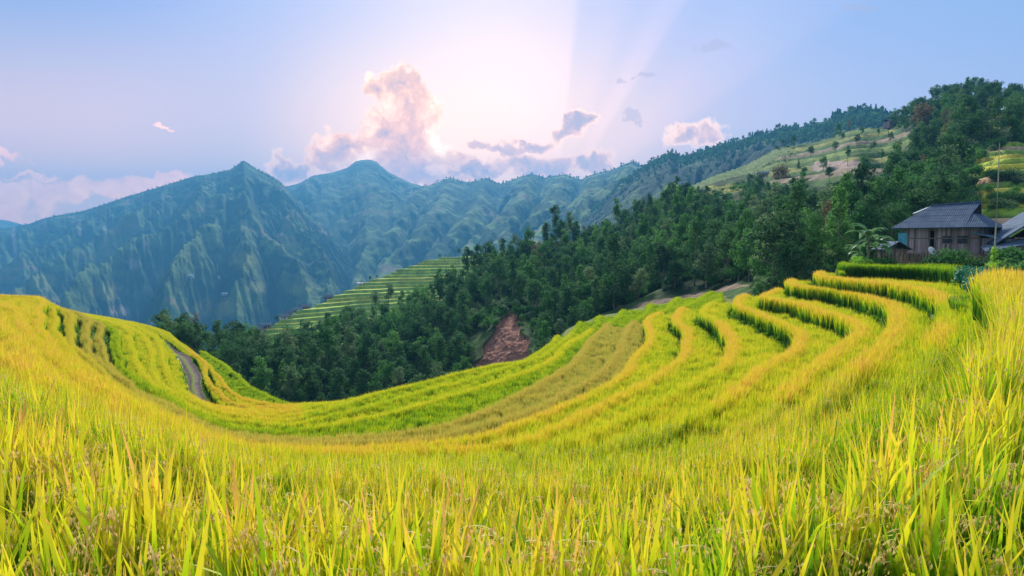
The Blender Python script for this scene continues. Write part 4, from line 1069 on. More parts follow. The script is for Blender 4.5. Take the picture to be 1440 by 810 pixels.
def tree_meshes(kind, H, leaf, n_leaf, size):
    """returns (trunk mesh object, crown mesh object), unlinked"""
    tv, tf = [], []; C = []; Rd = []
    rr = random.uniform
    def trunk(h0, h1, rad):
        pts = []; x = y = 0.0; n = 7
        for i in range(n):
            f = i / (n - 1); pts.append((x, y, h0 + (h1 - h0) * f)); x += rr(-.12, .12) * H / 12; y += rr(-.12, .12) * H / 12
        tube(tv, tf, pts, [rad * (1 - .75 * i / (n - 1)) * (1.35 if i == 0 else 1) for i in range(n)], 7)
        return pts
    def limb(p, d, L, rad):
        p = Vector(p); d = Vector(d).normalized(); pts = [p]; n = 4
        for i in range(n):
            d = (d + Vector((rr(-.2, .2), rr(-.2, .2), rr(0, .25)))).normalized(); pts.append(pts[-1] + d * L / n)
        tube(tv, tf, pts, [rad * (1 - .8 * i / n) for i in range(n + 1)], 5)
        return pts[-1]
    if kind == 'broad':
        pts = trunk(-.6, H * .72, H * .021)
        for i in range(15):
            f = rr(.38, 1); p = pts[min(int(f * 6), 6)]; a = i * 2.4 + rr(-.4, .4); L = H * rr(.16, .30) * (1.15 - .5 * abs(f - .6))
            e = limb(p, (math.cos(a), math.sin(a), rr(.15, .9)), L, H * .008); C.append(e); Rd.append(H * rr(.085, .135))
        for i in range(12): C.append((rr(-.15, .15) * H, rr(-.15, .15) * H, H * rr(.5, .93))); Rd.append(H * rr(.08, .12))
    elif kind == 'tall':
        pts = trunk(-.6, H * .86, H * .013)
        for i in range(11):
            f = rr(.56, 1); p = pts[min(int(f * 6), 6)]; a = i * 2.4 + rr(-.4, .4)
            e = limb(p, (math.cos(a), math.sin(a), rr(.2, 1.1)), H * rr(.08, .17), H * .005); C.append(e); Rd.append(H * rr(.055, .09))
        for i in range(9): C.append((rr(-.07, .07) * H, rr(-.07, .07) * H, H * rr(.55, .96))); Rd.append(H * rr(.055, .09))
        for i in range(3): a = rr(0, 6.3); C.append((math.cos(a) * H * .06, math.sin(a) * H * .06, H * rr(.3, .5))); Rd.append(H * rr(.03, .045))
    elif kind == 'column':
        pts = trunk(-.6, H * .9, H * .014)
        for i in range(26):
            f = (i + .5) / 26; w = H * (.135 * math.sin(math.pi * min(1, f * .85 + .18)) ** .8); a = rr(0, 6.3)
            C.append((math.cos(a) * w * .8, math.sin(a) * w * .8, H * (.14 + .84 * f))); Rd.append(H * rr(.055, .085))
            if i % 3 == 0: limb(pts[min(int(f * 6), 6)], (math.cos(a), math.sin(a), .6), w, H * .004)
    elif kind == 'conifer':
        pts = trunk(-.6, H * .97, H * .015)
        for i in range(40):
            f = (i + .5) / 40; w = H * .17 * (1 - f) ** .8; a = i * 2.4
            C.append((math.cos(a) * w * .7, math.sin(a) * w * .7, H * (.14 + .84 * f))); Rd.append(H * (.02 + .055 * (1 - f)))
            limb((0, 0, H * (.12 + .8 * f)), (math.cos(a), math.sin(a), .1), w, H * .003)
    elif kind == 'bush':
        for i in range(6):
            a = i * 1.05 + rr(-.3, .3); e = limb((0, 0, -.1), (math.cos(a), math.sin(a), 1.2), H * .6, H * .025)
            C.append(e); Rd.append(H * rr(.22, .32))
        for i in range(9): C.append((rr(-.4, .4) * H, rr(-.4, .4) * H, H * rr(.2, .75))); Rd.append(H * rr(.2, .3))
    elif kind == 'sparse':
        pts = trunk(-.6, H * .8, H * .015)
        for i in range(14):
            f = rr(.35, 1); p = pts[min(int(f * 6), 6)]; a = i * 2.4
            e = limb(p, (math.cos(a), math.sin(a), rr(.5, 1.4)), H * rr(.12, .24), H * .006); C.append(e); Rd.append(H * rr(.05, .085))
    vol = np.array(Rd) ** 2; n_each = np.maximum((n_leaf * vol / vol.sum()).astype(int), 8)
    v, q, r = leaf_cloud(C, Rd, n_each, size, None)
    crown = np_mesh('crown', v, q, LEAF[leaf], smooth_=False, link=False); fattr(crown, 'r', r)
    trk = mesh_obj('trunk', tv, tf, BARK, smooth_=True, link=False)
    return trk, crown
KIND = []
def addk(kind, H, leaf, n, size, label, w): KIND.append((tree_meshes(kind, H, leaf, n, size), label, w, H))
random.seed(11)
addk('broad', 10, 'dark', 1500, .26, 'dark green broad-crowned tree in the dense forest on the hillside', 5)
addk('broad', 9, 'green', 1500, .25, 'fresh green broad-crowned tree in the dense forest on the hillside', 3)
addk('broad', 10, 'dark', 1600, .24, 'dark green broad-crowned tree in the dense forest on the hillside', 5)
addk('tall', 13, 'dark', 1100, .25, 'tall dark tree with a bare pale trunk in the hillside forest', 4)
addk('tall', 12, 'green', 1100, .25, 'tall green tree with a bare pale trunk in the hillside forest', 3)
addk('column', 11, 'green', 1300, .24, 'narrow upright green tree in the hillside forest', 3)
addk('column', 12, 'dark', 1300, .24, 'narrow upright dark tree in the hillside forest', 2)
addk('broad', 9, 'pale', 1200, .24, 'pale grey-green tree with a loose crown in the hillside forest', 2.4)
addk('sparse', 11, 'brown', 600, .20, 'thin brownish tree with a sparse crown in the hillside forest', 1.3)
addk('tall', 12, 'pale', 900, .23, 'tall pale tree with a light trunk in the hillside forest', 1.4)
def place_tree(kid, loc, s, rz, label, group, name='tree', cat='tree', sz=None):
    (trk, crown), lab, w, H = KIND[kid]
    r = empty(name, loc, rz); r.scale = (s, s, s * (sz or 1)); tag(r, label or lab, cat, group)
    for src in (trk, crown):
        c = src.copy(); COL.objects.link(c); c.parent = r
    return r
def sample_forest():
    """spots on the wooded hillside, thinned so that crowns stand about a crown apart"""
    out = []; cell = {}
    N = 26000
    qx = nrng.uniform(232, 1552, N); f = nrng.random(N)
    top = np.interp(qx, TOP[:, 0], TOP[:, 1]); bot = np.interp(qx, BOT[:, 0], BOT[:, 1]); qy = top * (1 - f) + bot * f
    D = hill_depth(qx, qy); W = PD(qx, qy, D)
    bad = np.zeros(N, bool)
    for pl in CLEAR:
        for up in (0, .45, .9):          # nothing tall just below a clearing either
            bad |= in_poly(qx, qy - up * 7.5 * F / D, pl)
    bad |= (qx > 1180) & (D < 79) & (qx < 1560) & (qy > 325)
    bad |= (qx > 1340) & (qy > 200) & (D < 150)
    # the left end of the grassy upper slopes is only thinly wooded
    thin = in_poly(qx, qy, [(880, 296), (960, 258), (1120, 200), (1250, 175), (1280, 230), (1180, 268), (1080, 268), (1020, 290), (930, 300)])
    bad |= thin & (nrng.random(N) < .55)
    bad |= (qx < 330) & (qy > 560)
    bad |= in_poly(qx, qy, [(815, 500), (845, 452), (890, 428), (950, 406), (1030, 397), (1075, 400), (1075, 445), (960, 525), (815, 565)])
    bad |= in_poly(qx, qy, [(652, 440), (690, 432), (740, 432), (764, 480), (770, 640), (645, 640)])
    order = nrng.permutation(N)
    for i in order:
        if bad[i]: continue
        x, y, z = W[i]; s = 2.9 + .006 * y
        cx, cy = int(x // 5), int(y // 5); ok = True
        for a in range(-1, 2):
            for b in range(-1, 2):
                for (ox, oy) in cell.get((cx + a, cy + b), ()):
                    if (ox - x) ** 2 + (oy - y) ** 2 < s * s: ok = False; break
                if not ok: break
            if not ok: break
        if ok:
            cell.setdefault((cx, cy), []).append((x, y)); out.append((qx[i], qy[i], x, y, z, D[i]))
    return np.array(out)
FS = sample_forest()
def pick_kinds(n):
    w = np.array([k[2] for k in KIND]); return nrng.choice(len(KIND), n, p=w / w.sum())
FK = pick_kinds(len(FS))
# patchiness: kinds gather together a little
pn = fbm(FS[:, 2] / 22., FS[:, 3] / 22., 3)
FK = np.where((pn > .45) & (nrng.random(len(FS)) < .6), 1, FK); FK = np.where((pn < -.45) & (nrng.random(len(FS)) < .6), 3, FK)
hilltop = (FS[:, 0] > 1235) & (FS[:, 1] < 185)
FK = np.where(hilltop & (nrng.random(len(FS)) < .7), 0, FK)
FSc = nrng.uniform(.60, 1.0, len(FS)) * (1 - .15 * smooth(250, 420, FS[:, 5]))
FSc = np.where((nrng.random(len(FS)) < .06) & (FS[:, 1] > np.interp(FS[:, 0], TOP[:, 0], TOP[:, 1]) + 45) & ~((FS[:, 0] > 980) & (FS[:, 0] < 1290) & (FS[:, 1] < 335)), FSc * 1.35, FSc)
FSc = np.where((FS[:, 0] > 980) & (FS[:, 0] < 1250) & (FS[:, 1] > 255) & (FS[:, 1] < 335), FSc * .8, FSc)
# valley-edge trees beside the rim on the left stand larger
near_first = np.argsort(FS[:, 5] / FSc)
ind = near_first[:270]; rest = near_first[270:]
GRP = 'trees of the forest on the hillside'
for i in ind:
    q_ = FS[i, 0]
    zone = ('at the forest end by the green slope' if q_ < 470 else 'in the forest left of the landslide' if q_ < 660 else 'in the forest above the landslide' if q_ < 765
            else 'in the forest between landslide and bare clearing' if q_ < 1000 else 'in the forest behind the upper right terraces' if q_ < 1180 else 'in the forest behind and beside the farmhouse')
    lab_ = KIND[FK[i]][1].replace('in the dense forest on the hillside', zone).replace('in the hillside forest', zone)
    place_tree(int(FK[i]), FS[i, 2:5], float(FSc[i]), random.uniform(0, 6.28), lab_, 'forest trees ' + zone + ': %s' % ['broad dark', 'broad green', 'broad dark', 'tall dark', 'tall green', 'upright green', 'upright dark', 'pale', 'brown', 'tall pale'][FK[i]])
def whole(kid):
    """trunk and crown of one kind as one mesh for the far wood"""
    (trk, crown), lab, w, H = KIND[kid]
    me = crown.data.copy(); nv = len(me.vertices)
    v1 = np.empty(nv * 3); me.vertices.foreach_get('co', v1); q1 = np.arange(nv).reshape(-1, 4)
    r1 = np.empty(nv); me.attributes['r'].data.foreach_get('value', r1)
    tq = [tuple(p.vertices) for p in trk.data.polygons]; tvv = [tuple(v.co) for v in trk.data.vertices]
    V_ = v1.reshape(-1, 3).tolist() + tvv; Fc = [tuple(q) for q in q1] + [tuple(a + nv for a in q) for q in tq]
    o = mesh_obj('wood_tree_%d' % kid, V_, Fc, [crown.data.materials[0], BARK], link=False)
    mi = np.zeros(len(Fc), np.int32); mi[len(q1):] = 1; o.data.polygons.foreach_set('material_index', mi)
    fattr(o, 'r', np.r_[r1, np.zeros(len(tvv))])
    return o
WH = [whole(k) for k in range(len(KIND))]
n = len(rest)
S = FSc[rest]
scatter('forest', FS[rest, 2:5], nrng.uniform(0, 6.28, n), (nrng.normal(0, .03, n), nrng.normal(0, .03, n)), np.column_stack([S, S, S * nrng.uniform(.85, 1.2, n)]), FK[rest], WH, label='dense dark green forest covering the hillside')
print('forest', len(ind), n)

# undergrowth: low bushy clumps that close the forest floor
BUSH = [tree_meshes('bush', 2.4, l, 420, .2) for l in ('green', 'dark', 'green', 'pale')]
def sample_bush(N):
    qx = nrng.uniform(232, 1552, N); f = nrng.random(N)
    top = np.interp(qx, TOP[:, 0], TOP[:, 1]); bot = np.interp(qx, BOT[:, 0], BOT[:, 1]); qy = top * (1 - f) + bot * f
    D = hill_depth(qx, qy); W = PD(qx, qy, D)
    bad = np.zeros(N, bool)
    for pl in (SLIDE, BARE, GRASS, TERR1, TERR2, TERR3): bad |= in_poly(qx, qy, pl) | in_poly(qx, qy - 12, pl)
    bad |= in_poly(qx, qy, [(815, 500), (845, 452), (890, 428), (950, 406), (1030, 397), (1075, 400), (1075, 445), (960, 525), (815, 565)])
    bad |= in_poly(qx, qy, [(662, 470), (755, 470), (765, 640), (650, 640)])
    bad |= (qx > 1180) & (D < 76) & (qy > 330)
    return W[~bad]
BW = sample_bush(5200); n = len(BW)
BO = []
for i, (t_, c_) in enumerate(BUSH):
    c2 = c_.copy(); c2.name = 'bush_%d' % i; BO.append(c2)
s = nrng.uniform(.5, 1.3, n)
scatter('undergrowth', BW, nrng.uniform(0, 6.28, n), (np.zeros(n), np.zeros(n)), s, nrng.integers(0, 4, n), BO, label='bushy undergrowth between the forest trees')

# tiny trees along the far crests and slopes, one mass each
TINY = [tree_meshes(k, 10, l, 160, .8)[1] for k, l in (('broad', 'dark'), ('conifer', 'dark'), ('broad', 'green'))]
for i, t_ in enumerate(TINY): t_.name = 'far_tree_%d' % i
P_ = []; S_ = []
for grid, n_, vmax, sc in ((M1g, 500, 16, .9), (R1g, 3000, 60, .9), (M3g, 300, 20, 1.3)):
    nu, nv = grid.shape[:2]
    iu = nrng.integers(0, nu, n_); iv = 6 + np.minimum((nrng.exponential(vmax / 3., n_)).astype(int), nv - 8)
    P_.append(grid[iu, iv] + nrng.normal(0, 3, (n_, 3)) * np.array((1, 1, 0.1)) - np.array((0, 0, 3))); S_.append(nrng.uniform(.6, 1.3, n_) * sc)
P_ = np.vstack(P_); S_ = np.concatenate(S_); n = len(P_)
scatter('far_forest', P_, nrng.uniform(0, 6.28, n), (np.zeros(n), np.zeros(n)), S_, nrng.integers(0, 3, n), TINY, label='distant dark trees along the mountain ridges')
# ================================================================== buildings, garden and the single trees
from mathutils import Euler
def boxv(V_, Fc, c, s, rot=None, mi=None, MI=None):
    """box with centre c, full size s"""
    i0 = len(V_)
    for dx in (-.5, .5):
        for dy in (-.5, .5):
            for dz in (-.5, .5):
                v = Vector((dx * s[0], dy * s[1], dz * s[2]))
                if rot is not None: v = rot @ v
                V_.append(tuple(Vector(c) + v))
    for f in ((0, 1, 3, 2), (4, 6, 7, 5), (0, 4, 5, 1), (2, 3, 7, 6), (0, 2, 6, 4), (1, 5, 7, 3)): Fc.append(tuple(i0 + q for q in f))
class MB:
    def __init__(s): s.v = []; s.f = []
    def box(s, c, size, rot=None): boxv(s.v, s.f, c, size, rot); return s
    def bar(s, a, b, r, sides=6): tube(s.v, s.f, [a, b], [r, r], sides); return s
    def slab(s, corners, th):
        """sheet of thickness th through corner points (any planar polygon)"""
        p = [Vector(c) for c in corners]; n = (p[1] - p[0]).cross(p[2] - p[0]).normalized() * th; k = len(p); i0 = len(s.v)
        s.v += [tuple(q) for q in p] + [tuple(q - n) for q in p]
        s.f.append(tuple(i0 + i for i in range(k))); s.f.append(tuple(i0 + k + i for i in reversed(range(k))))
        for i in range(k): j = (i + 1) % k; s.f.append((i0 + i, i0 + k + i, i0 + k + j, i0 + j))
        return s
    def build(s, name, mat, parent=None, sm=False):
        o = mesh_obj(name, s.v, s.f, mat, parent, sm); return o
def wood_mat(name, c1, c2, c3, scale=1.0):
    """weathered upright boards: each board its own tone, grain along it"""
    m_, g = new_mat(name); p = obpos(g)
    sp = g.node('ShaderNodeSeparateXYZ'); g.put(sp.inputs[0], p)
    bw = .17 * scale
    s_ = g.m('ADD', sp.outputs[0], sp.outputs[1]); cell = g.m('FLOOR', g.m('DIVIDE', s_, bw)); fr = g.m('FRACT', g.m('DIVIDE', s_, bw))
    wn = g.node('ShaderNodeTexWhiteNoise', noise_dimensions='1D'); g.put(wn.inputs['W'], cell)
    gr = g.noise(g.vm('MULTIPLY', p, (14, 14, 1.2)), 1.6, 6, .65)
    st = g.noise(p, .8, 4, .6)
    x = g.m('ADD', g.m('MULTIPLY', wn.outputs[0], .5), g.m('ADD', g.m('MULTIPLY', gr, .35), g.m('MULTIPLY', g.m('SUBTRACT', st, .4), .5)))
    col = g.ramp(x, [(0.1, c1), (.5, c2), (.95, c3)])
    gap = g.m('MULTIPLY', g.rng_(fr, 0, .06), g.rng_(fr, 1.0, .94))
    col = g.mix(gap, (0.02, 0.015, 0.012, 1), col)
    return finish(m_, g, col, .9, g.m('ADD', gap, g.m('MULTIPLY', gr, .3)), .6, .02, spec=.2)
WOOD = wood_mat('weathered_boards', (0.12, 0.07, 0.06), (0.46, 0.33, 0.30), (0.80, 0.66, 0.64))
WOODP = wood_mat('pale_pink_boards', (0.34, 0.24, 0.25), (0.60, 0.46, 0.48), (0.78, 0.64, 0.68))
POSTM = simple_mat('grey_timber', (0.16, 0.12, 0.095), (0.34, 0.28, 0.23), 7, .9, .3, (1, 1, .2))
BAMBOO = simple_mat('dry_bamboo', (0.24, 0.17, 0.10), (0.46, 0.36, 0.24), 9, .8, .3, (1, 1, .2))
DARK = simple_mat('dark_inside', (0.012, 0.010, 0.009), (0.02, 0.016, 0.014), 3, 1, 0)
WHITE = simple_mat('white_paint', (0.70, 0.70, 0.70), (0.82, 0.82, 0.80), 3, .5, .05)
CLOTH = simple_mat('teal_cloth', (0.05, 0.30, 0.36), (0.16, 0.50, 0.55), 5, .8, .3)
MUD = simple_mat('mud_wall', (0.30, 0.20, 0.14), (0.45, 0.32, 0.24), 2.5, .95, .5)
def roof_mat(name, base, lift_=1.0, axis=0):
    m_, g = new_mat(name); p = obpos(g)
    sp = g.node('ShaderNodeSeparateXYZ'); g.put(sp.inputs[0], p)
    w = g.node('ShaderNodeTexWave', wave_type='BANDS', bands_direction='X' if axis == 0 else 'Y'); g.put(w.inputs['Vector'], p)
    w.inputs['Scale'].default_value = 1.9; w.inputs['Distortion'].default_value = .15
    rows = g.m('FRACT', g.m('MULTIPLY', sp.outputs[2], 1.9))
    lap = g.rng_(rows, 0.0, .12)
    n = g.noise(p, 1.3, 6, .65); n2 = g.noise(p, 7, 4, .6)
    streak = g.noise(g.vm('MULTIPLY', p, (9, 1.2, 1.2)), 1.0, 4, .6)
    k = g.m('ADD', .1, g.m('ADD', g.m('MULTIPLY', n, .9), g.m('ADD', g.m('MULTIPLY', n2, .35), g.m('MULTIPLY', streak, .7))))
    col = g.vm('MULTIPLY', g.mix(g.rng_(n, .5, .72), base + (1,), (base[0] * 1.35, base[1] * 1.25, base[2] * 1.05, 1)), g.comb(k, k, k))
    col = g.mix(g.m('MULTIPLY', g.rng_(n2, .62, .72), .35), col, (0.10, 0.10, 0.06, 1))
    h = g.m('ADD', g.m('MULTIPLY', w.outputs[1], .6), lap)
    return finish(m_, g, col, .85, h, .9, .04, spec=.12)
ROOF = roof_mat('fibre_cement_roof', (0.085, 0.125, 0.18))
ROOFB = roof_mat('blue_grey_roof', (0.11, 0.20, 0.25))
GY = -2.6                       # height of the yard

# ---- main wooden house ----------------------------------------------------
# local frame: x along the long front, y away from the camera; origin front left ground corner
D0 = 56.0
def PXD(px, d): return (px - CX) / F * d
HX, HY, HRZ = PXD(1271, 57.5), 57.5, R(-50)
house = empty('wooden_house', (HX, HY, GY + .1), HRZ)
tag(house, 'large weathered wooden farmhouse with a steep grey gabled roof and raised plank walls', 'house')
Wd, Dp, H0, H1 = 5.6, 4.4, 1.55, 3.85     # width, depth, stilt floor, eaves
mb = MB()
# front wall with a door opening (x 1.9-2.35) on the upper floor
mb.box((.95, 0, (H0 + H1) / 2), (1.9, .08, H1 - H0)); mb.box((3.99, 0, (H0 + H1) / 2), (3.22, .08, H1 - H0)); mb.box((2.14, 0, H1 - .2), (.5, .08, .4))
mb.box((0, Dp / 2, (H0 + H1) / 2), (.08, Dp - .1, H1 - H0)); mb.box((Wd, Dp / 2, (H0 + H1) / 2), (.08, Dp - .1, H1 - H0)); mb.box((Wd / 2, Dp, (H0 + H1) / 2), (Wd, .08, H1 - H0))
mb.build('wall', WOOD, house)
MB().box((2.14, .35, (H0 + H1) / 2 - .1), (.47, .04, H1 - H0 - .45)).build('door', DARK, house)
mb = MB(); mb.box((Wd / 2 - .2, -.5, H0 - .04), (Wd + .9, 1.2, .08)); mb.build('floor', POSTM, house)
m_ = MB(); m_.box((Wd / 2, -.02, H0 + 1.25), (Wd, .14, .09)); m_.box((Wd / 2, -1.08, H0 - .1), (Wd + .9, .1, .1)); m_.build('beam', POSTM, house)
for i, x in enumerate((-.4, .9, 2.2, 3.5, 4.7, 6.1)):
    MB().bar((x, -1.0, 0), (x + .03 * (-1) ** i, -1.0, H0), .07).build('post', POSTM, house)
for x in (0, 1.9, 2.38, Wd): MB().box((x, -.06, (H0 + H1) / 2), (.12, .12, H1 - H0)).build('post', POSTM, house)
# ground floor: plank stores and the pale skirt wall
MB().box((3.0, .12, .75), (6.0, .06, 1.5)).build('lower_wall', wood_mat('lower_boards', (0.12, 0.08, 0.06), (0.38, 0.28, 0.22), (0.68, 0.54, 0.45), 1.5), house)
MB().box((4.5, -.14, 1.2), (1.9, .04, .8)).build('panel', WOODP, house)
# upper wall: battened windows
for x in (3.3, 4.4):
    f_ = MB(); f_.box((x, -.07, 3.0), (.8, .05, .06)); f_.box((x, -.07, 2.35), (.8, .05, .06)); f_.box((x - .4, -.07, 2.68), (.06, .05, .7)); f_.box((x + .4, -.07, 2.68), (.06, .05, .7))
    w_ = f_.build('window', POSTM, house)
    q = MB(); q.box((x, -.045, 2.68), (.74, .02, .6)); q.build('pane', simple_mat('dark_shutter', (0.05, 0.045, 0.05), (0.10, 0.09, 0.10), 4, .9, .1), w_)
# main roof: half-hipped gable, ridge from x 1.6 to 4.6 and ridge height 5.9; low verge at the left, gablet at the right
E, RZ = 3.7, 5.75
yc = Dp / 2
ov = .9
A = (-.9, -ov, E); B = (Wd + .75, -ov, E); Cc = (Wd + .75, Dp + ov, E); Dd = (-.9, Dp + ov, E)
R1_, R2_ = (1.2, yc, RZ), (5.0, yc, RZ + .15)
G1, G2 = (4.75, yc - 1.35, 4.95), (4.75, yc + 1.35, 4.95)      # foot of the gablet
mb = MB()
mb.slab([A, (4.75, -ov, E), G1, R2_, R1_], .09)
mb.slab([(4.75, -ov, E), B, (4.78, yc - 1.35, 4.9)], .09)
mb.slab([Cc, (4.75, Dp + ov, E), (4.78, yc + 1.35, 4.9)], .09)
mb.slab([B, Cc, (4.78, yc + 1.35, 4.9), (4.78, yc - 1.35, 4.9)], .09)
mb.slab([(4.75, Dp + ov, E), Dd, R1_, R2_, G2], .09)
mb.slab([Dd, A, R1_], .09)
rf = mb.build('roof', ROOF, house)
MB().slab([(4.72, yc - 1.25, 4.9), (4.72, yc + 1.25, 4.9), (4.85, yc, 5.75)], .05).build('gable', DARK, rf)
MB().bar(R1_, R2_, .11, 6).build('ridge_cap', ROOF, rf)
MB().slab([(.25, .75, 4.98), (.45, .75, 4.98), (1.22, 1.75, 5.52), (1.06, 1.75, 5.52)], .03).build('roof_patch', WHITE, rf).location = (0, -.02, .06)
# lean-to roof at the right end, lower and bluer
lt = MB(); lt.slab([(5.2, -1.1, 3.35), (7.9, -1.1, 2.5), (7.9, 4.6, 2.5), (5.2, 4.6, 3.35)], .08)
lt.build('lean_to_roof', ROOFB, house)
MB().box((6.25, .1, 1.75), (1.2, .06, 2.1)).build('side_wall', WOODP, house)
MB().box((6.9, 2.2, 1.6), (.06, 4.0, 1.8)).build('side_wall', WOODP, house)
for x in (6.0, 7.6): MB().bar((x, -.6, 0), (x, -.6, 2.7), .06).build('post', POSTM, house)
# cloth hanging at the left end of the porch
o = MB(); o.slab([(-.35, -.6, 3.3), (.35, -.62, 3.28), (.38, -.6, 2.15), (-.33, -.6, 2.2)], .02)
o = o.build('hanging_cloth', CLOTH); o.location = (HX, HY, GY + .1); o.rotation_euler = (0, 0, HRZ)
tag(o, 'teal cloth hanging under the eaves at the left end of the farmhouse porch', 'cloth')
# satellite dish in front of the wall
dish = empty('satellite_dish', tuple(V(1311, 345, 53.2)[:2]) + (GY + 1.5,)); tag(dish, 'round white satellite dish fixed in front of the farmhouse wall', 'satellite dish')
v = []; f = []; nr, ns = 6, 20
for i in range(nr):
    r = .36 * i / (nr - 1)
    for s in range(ns): a = 2 * math.pi * s / ns; v.append((r * math.cos(a), .5 * r * r - .05, r * math.sin(a)))
for i in range(nr - 1):
    for s in range(ns): t = (s + 1) % ns; f.append((i * ns + s, i * ns + t, (i + 1) * ns + t, (i + 1) * ns + s))
o = mesh_obj('dish', v, f, WHITE, dish, True); md = o.modifiers.new('s', 'SOLIDIFY'); md.thickness = .02; o.rotation_euler = (R(-25), 0, R(15)); o.location = (0, 0, .35)
MB().bar((0, .1, -1.2), (0, .1, .35), .025).build('mast', POSTM, dish)
MB().bar((0, 0, .35), (.02, -.35, .25), .012).build('feed_arm', POSTM, dish)

# ---- small store at the left of the house
store = empty('small_shed', (PXD(1244, 55.2), 55.0, GY), 0)
tag(store, 'small plank shed with a dark pointed roof left of the farmhouse', 'shed')
MB().box((.9, .8, 1.0), (1.8, 1.5, 2.0)).build('wall', wood_mat('shed_boards', (0.10, 0.07, 0.06), (0.24, 0.18, 0.15), (0.38, 0.30, 0.26)), store)
mb = MB(); mb.slab([(-.3, -.3, 1.95), (.9, -.3, 2.65), (.9, 1.9, 2.65), (-.3, 1.9, 1.95)], .06); mb.slab([(.9, -.3, 2.65), (2.1, -.3, 1.95), (2.1, 1.9, 1.95), (.9, 1.9, 2.65)], .06)
mb.build('roof', ROOF, store)
# ---- fence of upright sticks in front of the house
random.seed(5)
def stick_fence(px0, px1, d, label, h=1.7):
    x0, x1 = PXD(px0, d), PXD(px1, d)
    fe = empty('stick_fence', (x0, d, GY)); tag(fe, label, 'fence')
    sl = MB(); x = 0
    while x < x1 - x0:
        hh = h * random.uniform(.75, 1.15); sl.bar((x, random.uniform(-.04, .04), 0), (x + random.uniform(-.06, .06), 0, hh), random.uniform(.018, .03), 5); x += random.uniform(.07, .14)
    sl.build('slats', BAMBOO, fe)
    for z in (.35, .95): MB().bar((0, .05, z), (x1 - x0, .05, z + .04), .022, 5).build('rail', BAMBOO, fe)
    k = 0
    while k * 1.7 < x1 - x0: MB().bar((k * 1.7, .08, 0), (k * 1.7, .08, h * 1.25), .045).build('post', POSTM, fe); k += 1
stick_fence(1240, 1308, 53.0, 'rough stick fence in front of the left half of the farmhouse')
stick_fence(1336, 1392, 52.5, 'rough stick fence below the lean-to at the right of the farmhouse', 1.4)
# mud wall of the yard at right
mw = MB().box((0, 0, .55), (3.0, .25, 1.7)).build('mud_wall', MUD); mw.location = (PXD(1374, 51.6), 51.6, GY + .2); tag(mw, 'low brown mud wall beneath the lean-to roof right of the farmhouse', 'wall')

# ---- second house, cut by the right edge of the picture
h2 = empty('wooden_barn', (PXD(1400, 51), 51.0, GY + .3), R(-22)); h2.scale = (1.15, 1.15, 1.15)
tag(h2, 'open-gabled wooden barn with a grey roof, right of the bamboo pole', 'barn')
mb = MB(); mb.box((2.9, 2.6, 1.1), (4.6, 4.6, 2.2)); mb.build('wall', wood_mat('barn_boards', (0.12, 0.10, 0.10), (0.28, 0.25, 0.25), (0.45, 0.42, 0.42)), h2)
mb = MB()
mb.slab([(-.2, -.3, 1.9), (2.9, -.3, 4.2), (2.9, 5.4, 4.2), (-.2, 5.4, 1.9)], .09)
mb.slab([(2.9, -.3, 4.2), (6.2, -.3, 1.9), (6.2, 5.4, 1.9), (2.9, 5.4, 4.2)], .09)
mb.build('roof', ROOF, h2)
MB().slab([(-.9, -1.3, 1.35), (1.5, -1.3, 1.9), (1.5, .2, 2.2), (-.9, .2, 1.65)], .07).build('porch_roof', ROOF, h2)
MB().slab([(.75, .28, 2.2), (5.05, .28, 2.2), (2.9, .28, 3.85)], .05).build('gable', DARK, h2)
for z in (2.25, 2.85): MB().box((2.9, .12, z), (3.8 - (z - 2.25) * 2.2, .1, .09)).build('beam', POSTM, h2)
for x in (1.7, 2.9, 4.1): MB().box((x, .05, 2.75), (.09, .09, 1.3 if x != 2.9 else 2.2)).build('post', POSTM, h2)
for x in (-.7, 1.3): MB().bar((x, -1.2, 0), (x, -1.2, 1.6), .05).build('post', POSTM, h2)

# ---- tall bamboo pole with a climber round its foot
pp = V(1397, 372, 47.0); pole = empty('bamboo_pole', (pp.x, pp.y, GY)); tag(pole, 'very tall thin bamboo pole rising in front of the barn', 'pole')
hp = (HOR - 203) / F * 47 - GY
tube_v, tube_f = [], []; tube(tube_v, tube_f, [(0, 0, 0), (.03, 0, hp * .35), (.02, 0, hp * .7), (-.03, 0, hp)], [.06, .05, .04, .02], 6)
mesh_obj('shaft', tube_v, tube_f, simple_mat('pale_bamboo', (0.42, 0.38, 0.26), (0.60, 0.56, 0.42), 5, .6, .1), pole)
cl = []; rd_ = []
for i in range(14): cl.append((random.uniform(-.1, .1), random.uniform(-.1, .1), .4 + i * .13)); rd_.append(.2)
v, q, r = leaf_cloud(cl, rd_, [30] * 14, .09, None); vine = np_mesh('climbing_vine', v, q, LEAF['lime'], smooth_=False); fattr(vine, 'r', r); vine.location = (pp.x, pp.y - .05, GY)
tag(vine, 'yellow-green climbing vine wound round the foot of the bamboo pole', 'vine')

